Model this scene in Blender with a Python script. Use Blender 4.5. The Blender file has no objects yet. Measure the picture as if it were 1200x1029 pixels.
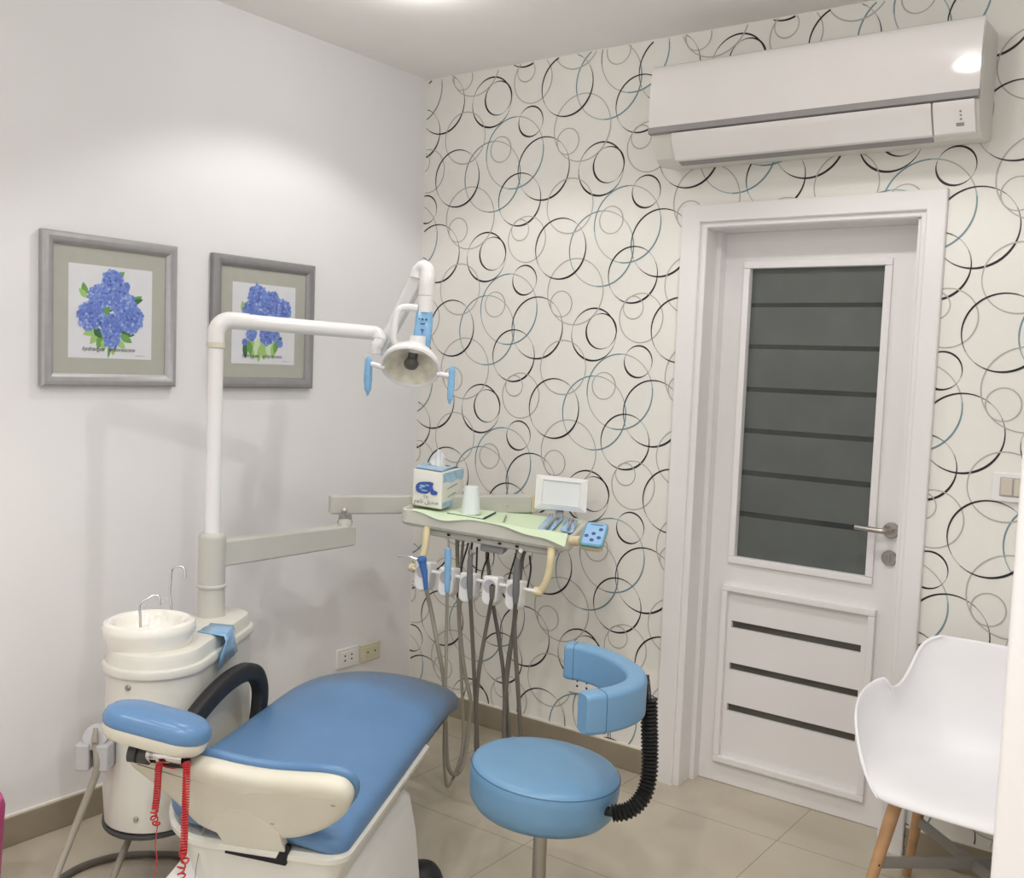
import bpy, bmesh, math, random
from mathutils import Vector, Matrix, Euler
random.seed(7)
scene = bpy.context.scene
C = scene.collection
PI = math.pi
V = Vector

# ------------------------------------------------------------------ camera
CAM = V((3.0242, -3.3925, 1.5477))
FPX = 1190.416                                   # focal length in pixels of a 1200 wide frame
ROT = (Matrix.Rotation(0.6336176, 3, 'Z') @ Matrix.Rotation(1.49819, 3, 'X') @ Matrix.Rotation(0.0392173, 3, 'Z'))
cam = bpy.data.cameras.new('camera')
cam.sensor_fit = 'HORIZONTAL'; cam.sensor_width = 36.0; cam.lens = FPX / 1200 * 36.0
cam.clip_start = 0.05
cam_ob = bpy.data.objects.new('camera', cam); C.objects.link(cam_ob)
cam_ob.matrix_world = Matrix.Translation(CAM) @ ROT.to_4x4()
scene.camera = cam_ob

# ------------------------------------------------------------------ view and world
scene.view_settings.view_transform = 'Standard'
scene.view_settings.look = 'None'
scene.view_settings.gamma = 1.0
scene.view_settings.use_curve_mapping = False
scene.view_settings.exposure = -0.25
world = bpy.data.worlds.new('world'); scene.world = world
world.use_nodes = True
world.node_tree.nodes['Background'].inputs[0].default_value = (0.02, 0.02, 0.02, 1)
try:
    scene.cycles.max_bounces = 10; scene.cycles.diffuse_bounces = 6
    scene.cycles.sample_clamp_indirect = 6.0
    scene.cycles.caustics_reflective = False; scene.cycles.caustics_refractive = False
except Exception:
    pass

# recessed ceiling lamps: (x, y, watts)
H = 2.771
LAMPS = [(0.72, -0.88, 24), (2.09, -0.98, 32), (1.25, -2.30, 24), (2.35, -2.45, 40), (1.25, -3.70, 44), (2.6, -3.75, 62), (3.2, -2.75, 30)]
LAMP_COLOR = (1.0, 0.965, 0.925)
for k, (lx, ly, w) in enumerate(LAMPS):
    ld = bpy.data.lights.new('ceiling_spot', 'SPOT')
    ld.energy = w; ld.color = LAMP_COLOR; ld.shadow_soft_size = 0.036
    ld.spot_size = math.radians(128); ld.spot_blend = 0.30
    lo = bpy.data.objects.new('ceiling_spot', ld); C.objects.link(lo)
    lo.location = (lx, ly, H - 0.025)
    # added fill light at each fixture, lifts the upper walls and ceiling
    pd = bpy.data.lights.new('downlight_fill', 'POINT')
    pd.energy = w * 0.13; pd.color = LAMP_COLOR; pd.shadow_soft_size = 0.05
    po = bpy.data.objects.new('downlight_fill', pd); C.objects.link(po)
    po.location = (lx, ly, H - 0.075)

# ------------------------------------------------------------------ geometry of the place seen from the camera
def ray(u, v):
    return ROT @ V(((u - 600) / FPX, -(v - 514.5) / FPX, -1.0))
def at(u, v, depth):
    return CAM + ray(u, v) * depth
def on_x(u, v, x):
    d = ray(u, v); return CAM + d * ((x - CAM.x) / d.x)
def on_y(u, v, y):
    d = ray(u, v); return CAM + d * ((y - CAM.y) / d.y)
def on_z(u, v, z):
    d = ray(u, v); return CAM + d * ((z - CAM.z) / d.z)
def on_plane(u, v, P, n):
    d = ray(u, v); return CAM + d * ((P - CAM).dot(n) / d.dot(n))

# ------------------------------------------------------------------ materials
MATS = {}
def srgb(r, g, b):
    f = lambda c: (c / 255 / 12.92) if c / 255 <= 0.04045 else ((c / 255 + 0.055) / 1.055) ** 2.4
    return (f(r), f(g), f(b))
def mat(name, col, rough=0.5, metal=0.0, vary=0.0, vscale=8.0, bump=0.0, bscale=60.0, coat=0.0, spec=0.5, emit=None, estr=0.0, trans=0.0, ior=1.45, sss=0.0):
    m = bpy.data.materials.new(name); m.use_nodes = True
    nt = m.node_tree; p = nt.nodes['Principled BSDF']
    p.inputs['Base Color'].default_value = (*col, 1)
    p.inputs['Roughness'].default_value = rough
    p.inputs['Metallic'].default_value = metal
    p.inputs['Coat Weight'].default_value = coat
    p.inputs['Specular IOR Level'].default_value = spec
    p.inputs['IOR'].default_value = ior
    p.inputs['Transmission Weight'].default_value = trans
    if sss:
        p.inputs['Subsurface Weight'].default_value = sss
        p.inputs['Subsurface Radius'].default_value = (0.02, 0.02, 0.02)
    if emit:
        p.inputs['Emission Color'].default_value = (*emit, 1); p.inputs['Emission Strength'].default_value = estr
    tc = None
    if vary or bump:
        tc = nt.nodes.new('ShaderNodeTexCoord')
    if vary:
        n = nt.nodes.new('ShaderNodeTexNoise'); n.inputs['Scale'].default_value = vscale; n.inputs['Detail'].default_value = 4
        nt.links.new(tc.outputs['Object'], n.inputs['Vector'])
        r = nt.nodes.new('ShaderNodeMapRange'); r.inputs['From Min'].default_value = 0.3; r.inputs['From Max'].default_value = 0.7
        r.inputs['To Min'].default_value = 1 - vary; r.inputs['To Max'].default_value = 1 + vary
        nt.links.new(n.outputs['Fac'], r.inputs['Value'])
        mx = nt.nodes.new('ShaderNodeVectorMath'); mx.operation = 'SCALE'
        mx.inputs[0].default_value = col
        nt.links.new(r.outputs['Result'], mx.inputs['Scale'])
        nt.links.new(mx.outputs['Vector'], p.inputs['Base Color'])
    if bump:
        n2 = nt.nodes.new('ShaderNodeTexNoise'); n2.inputs['Scale'].default_value = bscale; n2.inputs['Detail'].default_value = 3
        nt.links.new(tc.outputs['Object'], n2.inputs['Vector'])
        b = nt.nodes.new('ShaderNodeBump'); b.inputs['Strength'].default_value = bump; b.inputs['Distance'].default_value = 0.002
        nt.links.new(n2.outputs['Fac'], b.inputs['Height']); nt.links.new(b.outputs['Normal'], p.inputs['Normal'])
    MATS[name] = m
    return m

M_wall = mat('white_paint', (0.80, 0.80, 0.815), 0.6, vary=0.015, vscale=3, bump=0.05, bscale=140)
M_ceil = mat('ceiling_paint', (0.87, 0.86, 0.855), 0.75, vary=0.01)
M_paper = mat('wallpaper_ground', (0.80, 0.79, 0.745), 0.55, vary=0.015, vscale=5, bump=0.08, bscale=220)
M_ringk = mat('print_black', (0.012, 0.013, 0.017), 0.4)
M_ringd = mat('print_dark_grey', (0.14, 0.14, 0.145), 0.45)
M_ringg = mat('print_light_grey', (0.45, 0.44, 0.41), 0.45)
M_ringt = mat('print_teal', (0.17, 0.275, 0.31), 0.4)
M_ringtl = mat('print_pale_teal', (0.36, 0.46, 0.48), 0.45)
M_door = mat('door_white_paint', (0.78, 0.765, 0.765), 0.35, vary=0.012, vscale=4)
M_dark = mat('dark_corridor', (0.10, 0.105, 0.10), 0.8)
M_white = mat('white_plastic', (0.80, 0.80, 0.79), 0.3, vary=0.01)
M_chairw = mat('white_moulded_plastic', (0.83, 0.83, 0.85), 0.42, vary=0.008)
M_acw = mat('ac_white_plastic', (0.80, 0.78, 0.77), 0.08, vary=0.01)
M_acb = mat('ac_cream_plastic', (0.68, 0.67, 0.62), 0.35)
M_acs = mat('ac_grey_trim', (0.30, 0.285, 0.285), 0.45)
M_grey = mat('grey_plastic', (0.27, 0.27, 0.27), 0.4)
M_midg = mat('light_grey_plastic', (0.42, 0.42, 0.43), 0.38)
M_hand = mat('handpiece_grey', (0.15, 0.15, 0.155), 0.35)
M_darkg = mat('dark_grey_rubber', (0.06, 0.06, 0.062), 0.55)
M_black = mat('black_plastic', (0.016, 0.016, 0.017), 0.52, bump=0.05, bscale=120)
M_rubber = mat('black_rubber', (0.010, 0.010, 0.010), 0.5)
M_hole = mat('dark_slot', (0.006, 0.006, 0.006), 0.7)
M_unit = mat('unit_enamel', (0.66, 0.655, 0.60), 0.32, vary=0.02, vscale=5, coat=0.15)
M_unitd = mat('unit_grey_enamel', (0.52, 0.515, 0.47), 0.35, vary=0.015, coat=0.1)
M_cream = mat('cream_plastic', (0.62, 0.60, 0.51), 0.38, vary=0.03, vscale=9)
M_tray = mat('tray_plastic', (0.62, 0.615, 0.55), 0.38, vary=0.02, vscale=9)
M_yel = mat('yellowed_plastic', (0.66, 0.58, 0.36), 0.35)
M_porc = mat('porcelain', (0.80, 0.785, 0.73), 0.12, coat=0.6, sss=0.05)
M_chrome = mat('chrome', (0.72, 0.72, 0.73), 0.16, metal=1.0)
M_steel = mat('brushed_steel', (0.42, 0.40, 0.37), 0.32, metal=1.0)
M_vinyl = mat('blue_vinyl', (0.105, 0.218, 0.40), 0.27, vary=0.06, vscale=7, bump=0.12, bscale=260)
def stained_vinyl():
    m = mat('blue_vinyl_scuffed', (0.105, 0.218, 0.40), 0.40, vary=0.06, vscale=7, bump=0.12, bscale=260)
    nt = m.node_tree; p = nt.nodes['Principled BSDF']
    src = p.inputs['Base Color'].links[0].from_socket
    tc = nt.nodes.new('ShaderNodeTexCoord')
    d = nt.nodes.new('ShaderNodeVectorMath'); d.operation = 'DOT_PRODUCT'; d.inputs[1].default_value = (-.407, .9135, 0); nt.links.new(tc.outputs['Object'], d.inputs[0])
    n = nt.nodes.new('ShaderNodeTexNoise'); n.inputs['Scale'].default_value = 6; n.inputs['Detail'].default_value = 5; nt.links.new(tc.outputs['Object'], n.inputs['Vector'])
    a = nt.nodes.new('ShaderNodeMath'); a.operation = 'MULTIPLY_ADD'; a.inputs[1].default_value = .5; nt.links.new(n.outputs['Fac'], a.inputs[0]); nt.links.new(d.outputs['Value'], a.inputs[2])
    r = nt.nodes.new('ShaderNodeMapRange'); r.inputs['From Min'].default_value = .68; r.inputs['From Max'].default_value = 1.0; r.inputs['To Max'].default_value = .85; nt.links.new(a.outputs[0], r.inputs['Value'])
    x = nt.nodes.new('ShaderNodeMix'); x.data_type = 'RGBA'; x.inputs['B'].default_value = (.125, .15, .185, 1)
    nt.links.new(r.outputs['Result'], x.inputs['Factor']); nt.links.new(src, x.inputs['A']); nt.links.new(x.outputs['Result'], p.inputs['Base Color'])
    return m
M_vinylf = stained_vinyl()
M_vinyls = mat('stool_blue_vinyl', (0.145, 0.295, 0.465), 0.36, vary=0.04, vscale=6, bump=0.12, bscale=260)
M_seam = mat('stitched_seam', (0.04, 0.10, 0.2), 0.6)
M_film = mat('blue_barrier_film', (0.21, 0.44, 0.70), 0.2, vary=0.08, vscale=30, coat=0.4)
M_filmd = mat('deep_blue_plastic', (0.05, 0.15, 0.42), 0.25)
M_lampw = mat('lamp_white', (0.78, 0.78, 0.78), 0.25, coat=0.3)
M_refl = mat('lamp_reflector', (0.74, 0.71, 0.60), 0.3, metal=0.1, vary=0.18, vscale=26)
M_bulb = mat('bulb_shield', (0.10, 0.095, 0.085), 0.4)
M_hose = mat('grey_hose', (0.30, 0.28, 0.23), 0.5)
M_hosed = mat('dark_hose', (0.13, 0.12, 0.10), 0.5)
M_cable = mat('black_cable', (0.02, 0.02, 0.02), 0.5)
M_paperg = mat('green_paper', (0.64, 0.76, 0.55), 0.85, vary=0.02)
M_paperw = mat('paper_white', (0.82, 0.83, 0.84), 0.8)
M_tissue = mat('tissue_white', (0.84, 0.85, 0.87), 0.9)
M_boxw = mat('tissue_wrap_cream', (0.80, 0.80, 0.74), 0.35)
M_boxlb = mat('wrap_light_blue', (0.34, 0.55, 0.74), 0.35, vary=0.25, vscale=38)
M_boxdb = mat('wrap_royal_blue', (0.04, 0.09, 0.36), 0.35, vary=0.3, vscale=50)
M_ink = mat('ink_dark', (0.03, 0.035, 0.05), 0.6)
M_cup = mat('frosted_cup', (0.76, 0.82, 0.82), 0.35, sss=0.1)
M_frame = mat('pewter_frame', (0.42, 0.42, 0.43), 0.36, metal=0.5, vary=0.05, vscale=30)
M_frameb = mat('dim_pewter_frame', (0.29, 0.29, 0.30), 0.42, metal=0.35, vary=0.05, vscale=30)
M_mat = mat('sage_mount', (0.44, 0.445, 0.395), 0.8, vary=0.03, vscale=30)
M_print = mat('watercolour_paper', (0.72, 0.74, 0.78), 0.8, vary=0.03, vscale=12)
M_b = [mat('petal_%s' % n, c, 0.8) for n, c in (('deep', srgb(74, 96, 184)), ('mid', srgb(98, 126, 208)), ('soft', srgb(122, 150, 220)), ('pale', srgb(160, 184, 232)), ('violet', srgb(104, 116, 198)))]
M_g = [mat('leaf_%s' % n, c, 0.8) for n, c in (('dark', srgb(52, 110, 62)), ('mid', srgb(104, 160, 74)), ('pale', srgb(158, 196, 116)), ('wash', srgb(200, 222, 184)))]
M_wood = mat('beech_wood', (0.50, 0.30, 0.155), 0.45, vary=0.14, vscale=14)
M_brace = mat('grey_metal_brace', (0.27, 0.265, 0.25), 0.4, metal=0.4)
M_red = mat('red_coil_cord', (0.45, 0.02, 0.025), 0.35)
M_pink = mat('pink_plastic', (0.48, 0.05, 0.20), 0.4)
M_sock = mat('socket_cream', (0.66, 0.62, 0.46), 0.4)
M_rock = mat('switch_rocker', (0.60, 0.55, 0.46), 0.35)
M_padb = mat('keypad_blue', (0.30, 0.50, 0.78), 0.3)
M_padt = mat('keypad_teal', (0.13, 0.33, 0.40), 0.35)
M_key = mat('keypad_ink', (0.05, 0.08, 0.19), 0.5)
M_lens = mat('lamp_lens', (0.9, 0.9, 0.9), 0.4, emit=LAMP_COLOR, estr=6.0)
M_base = mat('skirting_tile', (0.29, 0.25, 0.185), 0.3, vary=0.04, vscale=6)
M_grout = mat('pale_grout', (0.8, 0.76, 0.68), 0.7)
M_view = mat('viewer_acrylic', (0.70, 0.73, 0.73), 0.18, coat=0.3)

def glass_mat(name, col, alpha, rough, transp_col):
    """tinted pane: part of the light goes straight through, the rest is its own frosted face"""
    m = bpy.data.materials.new(name); m.use_nodes = True
    nt = m.node_tree; p = nt.nodes['Principled BSDF']; out = nt.nodes['Material Output']
    p.inputs['Base Color'].default_value = (*col, 1); p.inputs['Roughness'].default_value = rough
    tc = nt.nodes.new('ShaderNodeTexCoord')
    n = nt.nodes.new('ShaderNodeTexNoise'); n.inputs['Scale'].default_value = 7; n.inputs['Detail'].default_value = 5
    nt.links.new(tc.outputs['Object'], n.inputs['Vector'])
    r = nt.nodes.new('ShaderNodeMapRange'); r.inputs['From Min'].default_value = 0.3; r.inputs['From Max'].default_value = 0.75
    r.inputs['To Min'].default_value = 0.92; r.inputs['To Max'].default_value = 1.12
    nt.links.new(n.outputs['Fac'], r.inputs['Value'])
    s = nt.nodes.new('ShaderNodeVectorMath'); s.operation = 'SCALE'; s.inputs[0].default_value = col
    nt.links.new(r.outputs['Result'], s.inputs['Scale']); nt.links.new(s.outputs['Vector'], p.inputs['Base Color'])
    t = nt.nodes.new('ShaderNodeBsdfTransparent'); t.inputs['Color'].default_value = (*transp_col, 1)
    mx = nt.nodes.new('ShaderNodeMixShader'); mx.inputs['Fac'].default_value = alpha
    nt.links.new(t.outputs[0], mx.inputs[1]); nt.links.new(p.outputs[0], mx.inputs[2]); nt.links.new(mx.outputs[0], out.inputs['Surface'])
    return m
M_frost = glass_mat('frosted_glass', (0.115, 0.128, 0.12), 0.88, 0.35, (0.6, 0.65, 0.62))
M_clear = glass_mat('clear_glass', (0.062, 0.068, 0.064), 0.7, 0.08, (0.5, 0.55, 0.52))
M_slot = glass_mat('slot_glass', (0.14, 0.13, 0.115), 0.7, 0.08, (0.4, 0.4, 0.38))  # base colour lightened to stand in for the floor reflected in the slots
M_pglass = glass_mat('picture_glass', (0.5, 0.5, 0.5), 0.03, 0.03, (1, 1, 1))

def floor_material():
    m = bpy.data.materials.new('floor_tile'); m.use_nodes = True
    nt = m.node_tree; p = nt.nodes['Principled BSDF']
    tc = nt.nodes.new('ShaderNodeTexCoord')
    mp = nt.nodes.new('ShaderNodeSeparateXYZ'); nt.links.new(tc.outputs['Object'], mp.inputs[0])
    def line(outp, off, size):
        a = nt.nodes.new('ShaderNodeMath'); a.operation = 'ADD'; a.inputs[1].default_value = -off + 20 * size; nt.links.new(outp, a.inputs[0])
        b = nt.nodes.new('ShaderNodeMath'); b.operation = 'PINGPONG'; b.inputs[1].default_value = size / 2; nt.links.new(a.outputs[0], b.inputs[0])
        c = nt.nodes.new('ShaderNodeMath'); c.operation = 'LESS_THAN'; c.inputs[1].default_value = 0.0012; nt.links.new(b.outputs[0], c.inputs[0])
        return c.outputs[0]
    lx = line(mp.outputs['X'], 1.832, 0.622); ly = line(mp.outputs['Y'], -0.188, 0.585)
    mxm = nt.nodes.new('ShaderNodeMath'); mxm.operation = 'MAXIMUM'; nt.links.new(lx, mxm.inputs[0]); nt.links.new(ly, mxm.inputs[1])
    n = nt.nodes.new('ShaderNodeTexNoise'); n.inputs['Scale'].default_value = 1.7; n.inputs['Detail'].default_value = 7; n.inputs['Distortion'].default_value = 1.4
    nt.links.new(tc.outputs['Object'], n.inputs['Vector'])
    cr = nt.nodes.new('ShaderNodeValToRGB')
    cr.color_ramp.elements[0].position = 0.3; cr.color_ramp.elements[0].color = (0.44, 0.39, 0.305, 1)
    cr.color_ramp.elements[1].position = 0.72; cr.color_ramp.elements[1].color = (0.53, 0.475, 0.38, 1)
    nt.links.new(n.outputs['Fac'], cr.inputs['Fac'])
    mix = nt.nodes.new('ShaderNodeMix'); mix.data_type = 'RGBA'
    nt.links.new(mxm.outputs[0], mix.inputs['Factor']); nt.links.new(cr.outputs['Color'], mix.inputs['A'])
    mix.inputs['B'].default_value = (0.22, 0.19, 0.145, 1)
    nt.links.new(mix.outputs['Result'], p.inputs['Base Color'])
    p.inputs['Roughness'].default_value = 0.16
    p.inputs['Specular IOR Level'].default_value = 0.5
    return m
M_floor = floor_material()

# ------------------------------------------------------------------ builders
def base_of(o):
    p = V((0, 0, 0))
    while o is not None:
        p = p + V(o.location); o = o.parent
    return p
def obj(name, bm, mats, parent=None, angle=35, smooth=True, recalc=True):
    """link one bmesh (in world coordinates) as one mesh object under its thing"""
    if recalc:
        bmesh.ops.recalc_face_normals(bm, faces=bm.faces[:])
    me = bpy.data.meshes.new(name)
    o = bpy.data.objects.new(name, me); C.objects.link(o)
    if parent is not None:
        off = base_of(parent)
        bmesh.ops.translate(bm, verts=bm.verts[:], vec=-off)
        o.parent = parent
    bm.to_mesh(me); bm.free()
    for m in (mats if isinstance(mats, (list, tuple)) else [mats]):
        me.materials.append(m)
    if smooth and len(me.polygons):
        me.polygons.foreach_set('use_smooth', [True] * len(me.polygons))
        me.set_sharp_from_angle(angle=math.radians(angle))
        if angle <= 40:
            wn = o.modifiers.new('even_normals', 'WEIGHTED_NORMAL'); wn.keep_sharp = True; wn.weight = 80
    return o
def thing(name, label, cat, loc, group=None):
    o = bpy.data.objects.new(name, None); C.objects.link(o)
    o.location = loc; o.empty_display_size = 0.05
    o['label'] = label; o['category'] = cat
    if group: o['group'] = group
    return o
def tag(o, label, cat, group=None):
    o['label'] = label; o['category'] = cat
    if group: o['group'] = group
    return o
def struct(name, bm, m, parent=None, **k):
    o = obj(name, bm, m, parent, **k)
    if parent is None: o['kind'] = 'structure'
    return o
def lab(o, text):
    o['label'] = text; return o
def BM(): return bmesh.new()
def merge(bm, tmp, mi=0):
    me = bpy.data.meshes.new('tmp')
    for f in tmp.faces: f.material_index = mi
    tmp.to_mesh(me); tmp.free(); bm.from_mesh(me); bpy.data.meshes.remove(me)
def frame_m(o, x, y, z):
    m = Matrix((x, y, z)).transposed().to_4x4(); m.translation = o
    return m
def box(bm, lo, hi, bevel=0.0, segs=2, mi=0, mtx=None):
    t = bmesh.new()
    lo, hi = V(lo), V(hi)
    bmesh.ops.create_cube(t, size=1.0)
    for v in t.verts:
        v.co = V(((v.co.x + .5) * (hi.x - lo.x) + lo.x, (v.co.y + .5) * (hi.y - lo.y) + lo.y, (v.co.z + .5) * (hi.z - lo.z) + lo.z))
    if bevel:
        bmesh.ops.bevel(t, geom=t.edges[:], offset=bevel, segments=segs, profile=0.5, affect='EDGES')
    if mtx is not None: bmesh.ops.transform(t, matrix=mtx, verts=t.verts[:])
    merge(bm, t, mi)
def loft(bm, rings, cap0=True, cap1=True, mi=0, closed=True):
    vs = [[bm.verts.new(p) for p in r] for r in rings]
    n = len(rings[0])
    for a, b in zip(vs, vs[1:]):
        for i in range(n if closed else n - 1):
            j = (i + 1) % n
            f = bm.faces.new((a[i], a[j], b[j], b[i])); f.material_index = mi
    if cap0 and closed: bm.faces.new(vs[0][::-1]).material_index = mi
    if cap1 and closed: bm.faces.new(vs[-1]).material_index = mi
    return vs
def prism(bm, pts, n, depth, bevel=0.0, segs=2, mi=0):
    """extrude a planar outline of world points along n"""
    t = bmesh.new(); n = V(n).normalized()
    loft(t, [[V(p) for p in pts], [V(p) + n * depth for p in pts]])
    bmesh.ops.recalc_face_normals(t, faces=t.faces[:])
    if bevel:
        es = [e for e in t.edges if len(e.link_faces) == 2 and (any(len(f.verts) > 4 for f in e.link_faces) or e.calc_face_angle(0) > 0.5)]
        bmesh.ops.bevel(t, geom=es, offset=bevel, segments=segs, profile=0.5, affect='EDGES')
    merge(bm, t, mi)
def perp(d):
    d = d.normalized()
    u = d.cross(V((0, 0, 1)))
    if u.length < 1e-3: u = d.cross(V((1, 0, 0)))
    u.normalize(); return u, d.cross(u).normalized()
def smooth_path(pts, per=8):
    pts = [V(p) for p in pts]
    if len(pts) < 3: return pts
    out = []
    P = [pts[0] * 2 - pts[1]] + pts + [pts[-1] * 2 - pts[-2]]
    for i in range(1, len(P) - 2):
        p0, p1, p2, p3 = P[i - 1:i + 3]
        for k in range(per):
            t = k / per
            out.append(0.5 * ((2 * p1) + (p2 - p0) * t + (2 * p0 - 5 * p1 + 4 * p2 - p3) * t * t + (3 * p1 - p0 - 3 * p2 + p3) * t ** 3))
    out.append(pts[-1]); return out
def tube(bm, pts, r, segs=12, cap=True, mi=0, flat=None, up=None):
    """round (or flat = (ru, rv)) tube along points; r a number or one per point"""
    pts = [V(p) for p in pts]
    n = len(pts)
    rr = r if isinstance(r, (list, tuple)) else [r] * n
    tang = []
    for i in range(n):
        d = pts[min(i + 1, n - 1)] - pts[max(i - 1, 0)]
        tang.append(d.normalized())
    if up is not None:
        u = (V(up) - tang[0] * V(up).dot(tang[0])).normalized(); w = tang[0].cross(u)
    else:
        u, w = perp(tang[0])
    rings = []
    for i in range(n):
        if i:
            u = (u - tang[i] * u.dot(tang[i]))
            u = u.normalized() if u.length > 1e-6 else perp(tang[i])[0]
            w = tang[i].cross(u).normalized()
        a, b = (rr[i], rr[i]) if flat is None else (flat[0] * rr[i], flat[1] * rr[i])
        ring = []
        for k in range(segs):
            t = 2 * PI * k / segs
            c, s = math.cos(t), math.sin(t)
            if flat is not None:
                c = math.copysign(abs(c) ** 0.5, c); s = math.copysign(abs(s) ** 0.5, s)
            ring.append(pts[i] + u * (a * c) + w * (b * s))
        rings.append(ring)
    loft(bm, rings, cap, cap, mi)
def lathe(bm, prof, o, axis=(0, 0, 1), segs=40, mi=0, x=None):
    """prof: (radius, height) along axis from o; closed at radius 0 ends"""
    o = V(o); z = V(axis).normalized()
    if x is None: u, w = perp(z)
    else: u = V(x).normalized(); w = z.cross(u)
    rows = []
    for (r, h) in prof:
        if r < 1e-6: rows.append([bm.verts.new(o + z * h)])
        else: rows.append([bm.verts.new(o + z * h + u * (r * math.cos(2 * PI * k / segs)) + w * (r * math.sin(2 * PI * k / segs))) for k in range(segs)])
    for a, b in zip(rows, rows[1:]):
        for i in range(segs):
            j = (i + 1) % segs
            if len(a) == 1 and len(b) == 1: continue
            if len(a) == 1: f = bm.faces.new((a[0], b[j], b[i]))
            elif len(b) == 1: f = bm.faces.new((a[i], a[j], b[0]))
            else: f = bm.faces.new((a[i], a[j], b[j], b[i]))
            f.material_index = mi
def ring_profile(r0, r1, z0, z1, b):
    return [(r0, z0 + b), (r0 + b, z0), (r1 - b, z0), (r1, z0 + b), (r1, z1 - b), (r1 - b, z1), (r0 + b, z1), (r0, z1 - b), (r0, z0 + b)]
def disc(bm, c, n, r, segs=20, mi=0, ry=None, u=None):
    n = V(n).normalized()
    if u is None: u, w = perp(n)
    else: u = V(u).normalized(); w = n.cross(u)
    ry = ry or r
    f = bm.faces.new([bm.verts.new(V(c) + u * (r * math.cos(2 * PI * k / segs)) + w * (ry * math.sin(2 * PI * k / segs))) for k in range(segs)])
    f.material_index = mi
def rrect(w, h, r, n=6):
    """rounded rectangle outline centred on 0, half sizes w h"""
    out = []
    for cx, cy, a0 in ((w - r, h - r, 0), (-(w - r), h - r, PI / 2), (-(w - r), -(h - r), PI), (w - r, -(h - r), 1.5 * PI)):
        for k in range(n + 1):
            a = a0 + PI / 2 * k / n
            out.append((cx + r * math.cos(a), cy + r * math.sin(a)))
    return out
def pad(bm, outline, fr, levels, crown=None, mi=0):
    """cushion: outline of (x, y) about 0 in frame fr, levels of (scale or inset, height), last level closes to the middle"""
    rings = []
    for sc, h in levels:
        ring = []
        for (x, y) in outline:
            px, py = x * sc, y * sc
            ring.append(fr @ V((px, py, h + (crown(px, py) if crown else 0))))
        rings.append(ring)
    loft(bm, rings, True, True, mi)
def inset_pts(pts, d):
    n = len(pts); out = []
    A = sum(pts[i][0] * pts[(i + 1) % n][1] - pts[(i + 1) % n][0] * pts[i][1] for i in range(n))
    s = 1 if A > 0 else -1
    for i in range(n):
        x0, y0 = pts[i - 1]; x1, y1 = pts[i]; x2, y2 = pts[(i + 1) % n]
        e1 = V((x1 - x0, y1 - y0)); e2 = V((x2 - x1, y2 - y1))
        if e1.length < 1e-9: e1 = e2
        if e2.length < 1e-9: e2 = e1
        t = (e1.normalized() + e2.normalized())
        t = t.normalized() if t.length > 1e-6 else e1.normalized()
        out.append((x1 - s * t.y * d, y1 + s * t.x * d))
    return out
def smooth_outline(pts, per=6):
    n = len(pts); out = []
    for i in range(n):
        p0, p1, p2, p3 = (V(pts[(i + k) % n]) for k in (-1, 0, 1, 2))
        for k in range(per):
            t = k / per
            q = 0.5 * ((2 * p1) + (p2 - p0) * t + (2 * p0 - 5 * p1 + 4 * p2 - p3) * t * t + (3 * p1 - p0 - 3 * p2 + p3) * t ** 3)
            out.append(tuple(q))
    return out
def text(name, body, mtx, size, m, parent, shear=0.0, align='CENTER', sx=1.0):
    cu = bpy.data.curves.new(name, 'FONT'); cu.body = body; cu.size = size; cu.align_x = align; cu.shear = shear; cu.extrude = 0
    o = bpy.data.objects.new(name, cu); C.objects.link(o); cu.materials.append(m)
    mm = mtx.copy()
    if parent is not None:
        mm.translation = mm.translation - base_of(parent); o.parent = parent
    o.matrix_local = mm @ Matrix.Diagonal((sx, 1, 1, 1))
    bpy.context.view_layer.update()
    me = bpy.data.meshes.new_from_object(o.evaluated_get(bpy.context.evaluated_depsgraph_get()))
    par, ml = o.parent, o.matrix_local.copy()
    bpy.data.objects.remove(o)
    o = bpy.data.objects.new(name, me); C.objects.link(o); o.parent = par; o.matrix_local = ml
    if not me.materials: me.materials.append(m)
    return o

# ================================================================== the room
XR, YR = 2.785, -1.9            # the right hand wall stops at YR; beyond it the room widens to XE
XE, YF = 3.75, -4.5
DX0, DX1, DZ1 = 1.362, 2.112, 2.078   # door opening
def quad(bm, a, b, c, d, mi=0):
    f = bm.faces.new([bm.verts.new(p) for p in (a, b, c, d)]); f.material_index = mi
bm = BM(); quad(bm, (-.2, .0, 0), (XE, .0, 0), (XE, YF, 0), (-.2, YF, 0)); quad(bm, (DX0 - .1, 0.0, 0), (DX1 + .1, 0.0, 0), (DX1 + .1, 1.3, 0), (DX0 - .1, 1.3, 0))
struct('floor', bm, M_floor, smooth=False)
bm = BM(); quad(bm, (-.2, 0.2, H), (XE, .2, H), (XE, YF, H), (-.2, YF, H)); struct('ceiling', bm, M_ceil, smooth=False)
bm = BM(); box(bm, (-.12, YF, 0), (0, 0.15, H)); struct('wall_left', bm, M_wall, smooth=False)
bm = BM(); box(bm, (-.12, YF - .1, 0), (XE, YF, H)); struct('wall_front', bm, M_wall, smooth=False)
bm = BM(); box(bm, (XE, YF, 0), (XE + .1, YR + .2, H)); struct('wall_side', bm, M_wall, smooth=False)
bm = BM(); box(bm, (XR, YR, 0), (XE, 0.15, H)); struct('wall_right', bm, M_wall, smooth=False)

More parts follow.
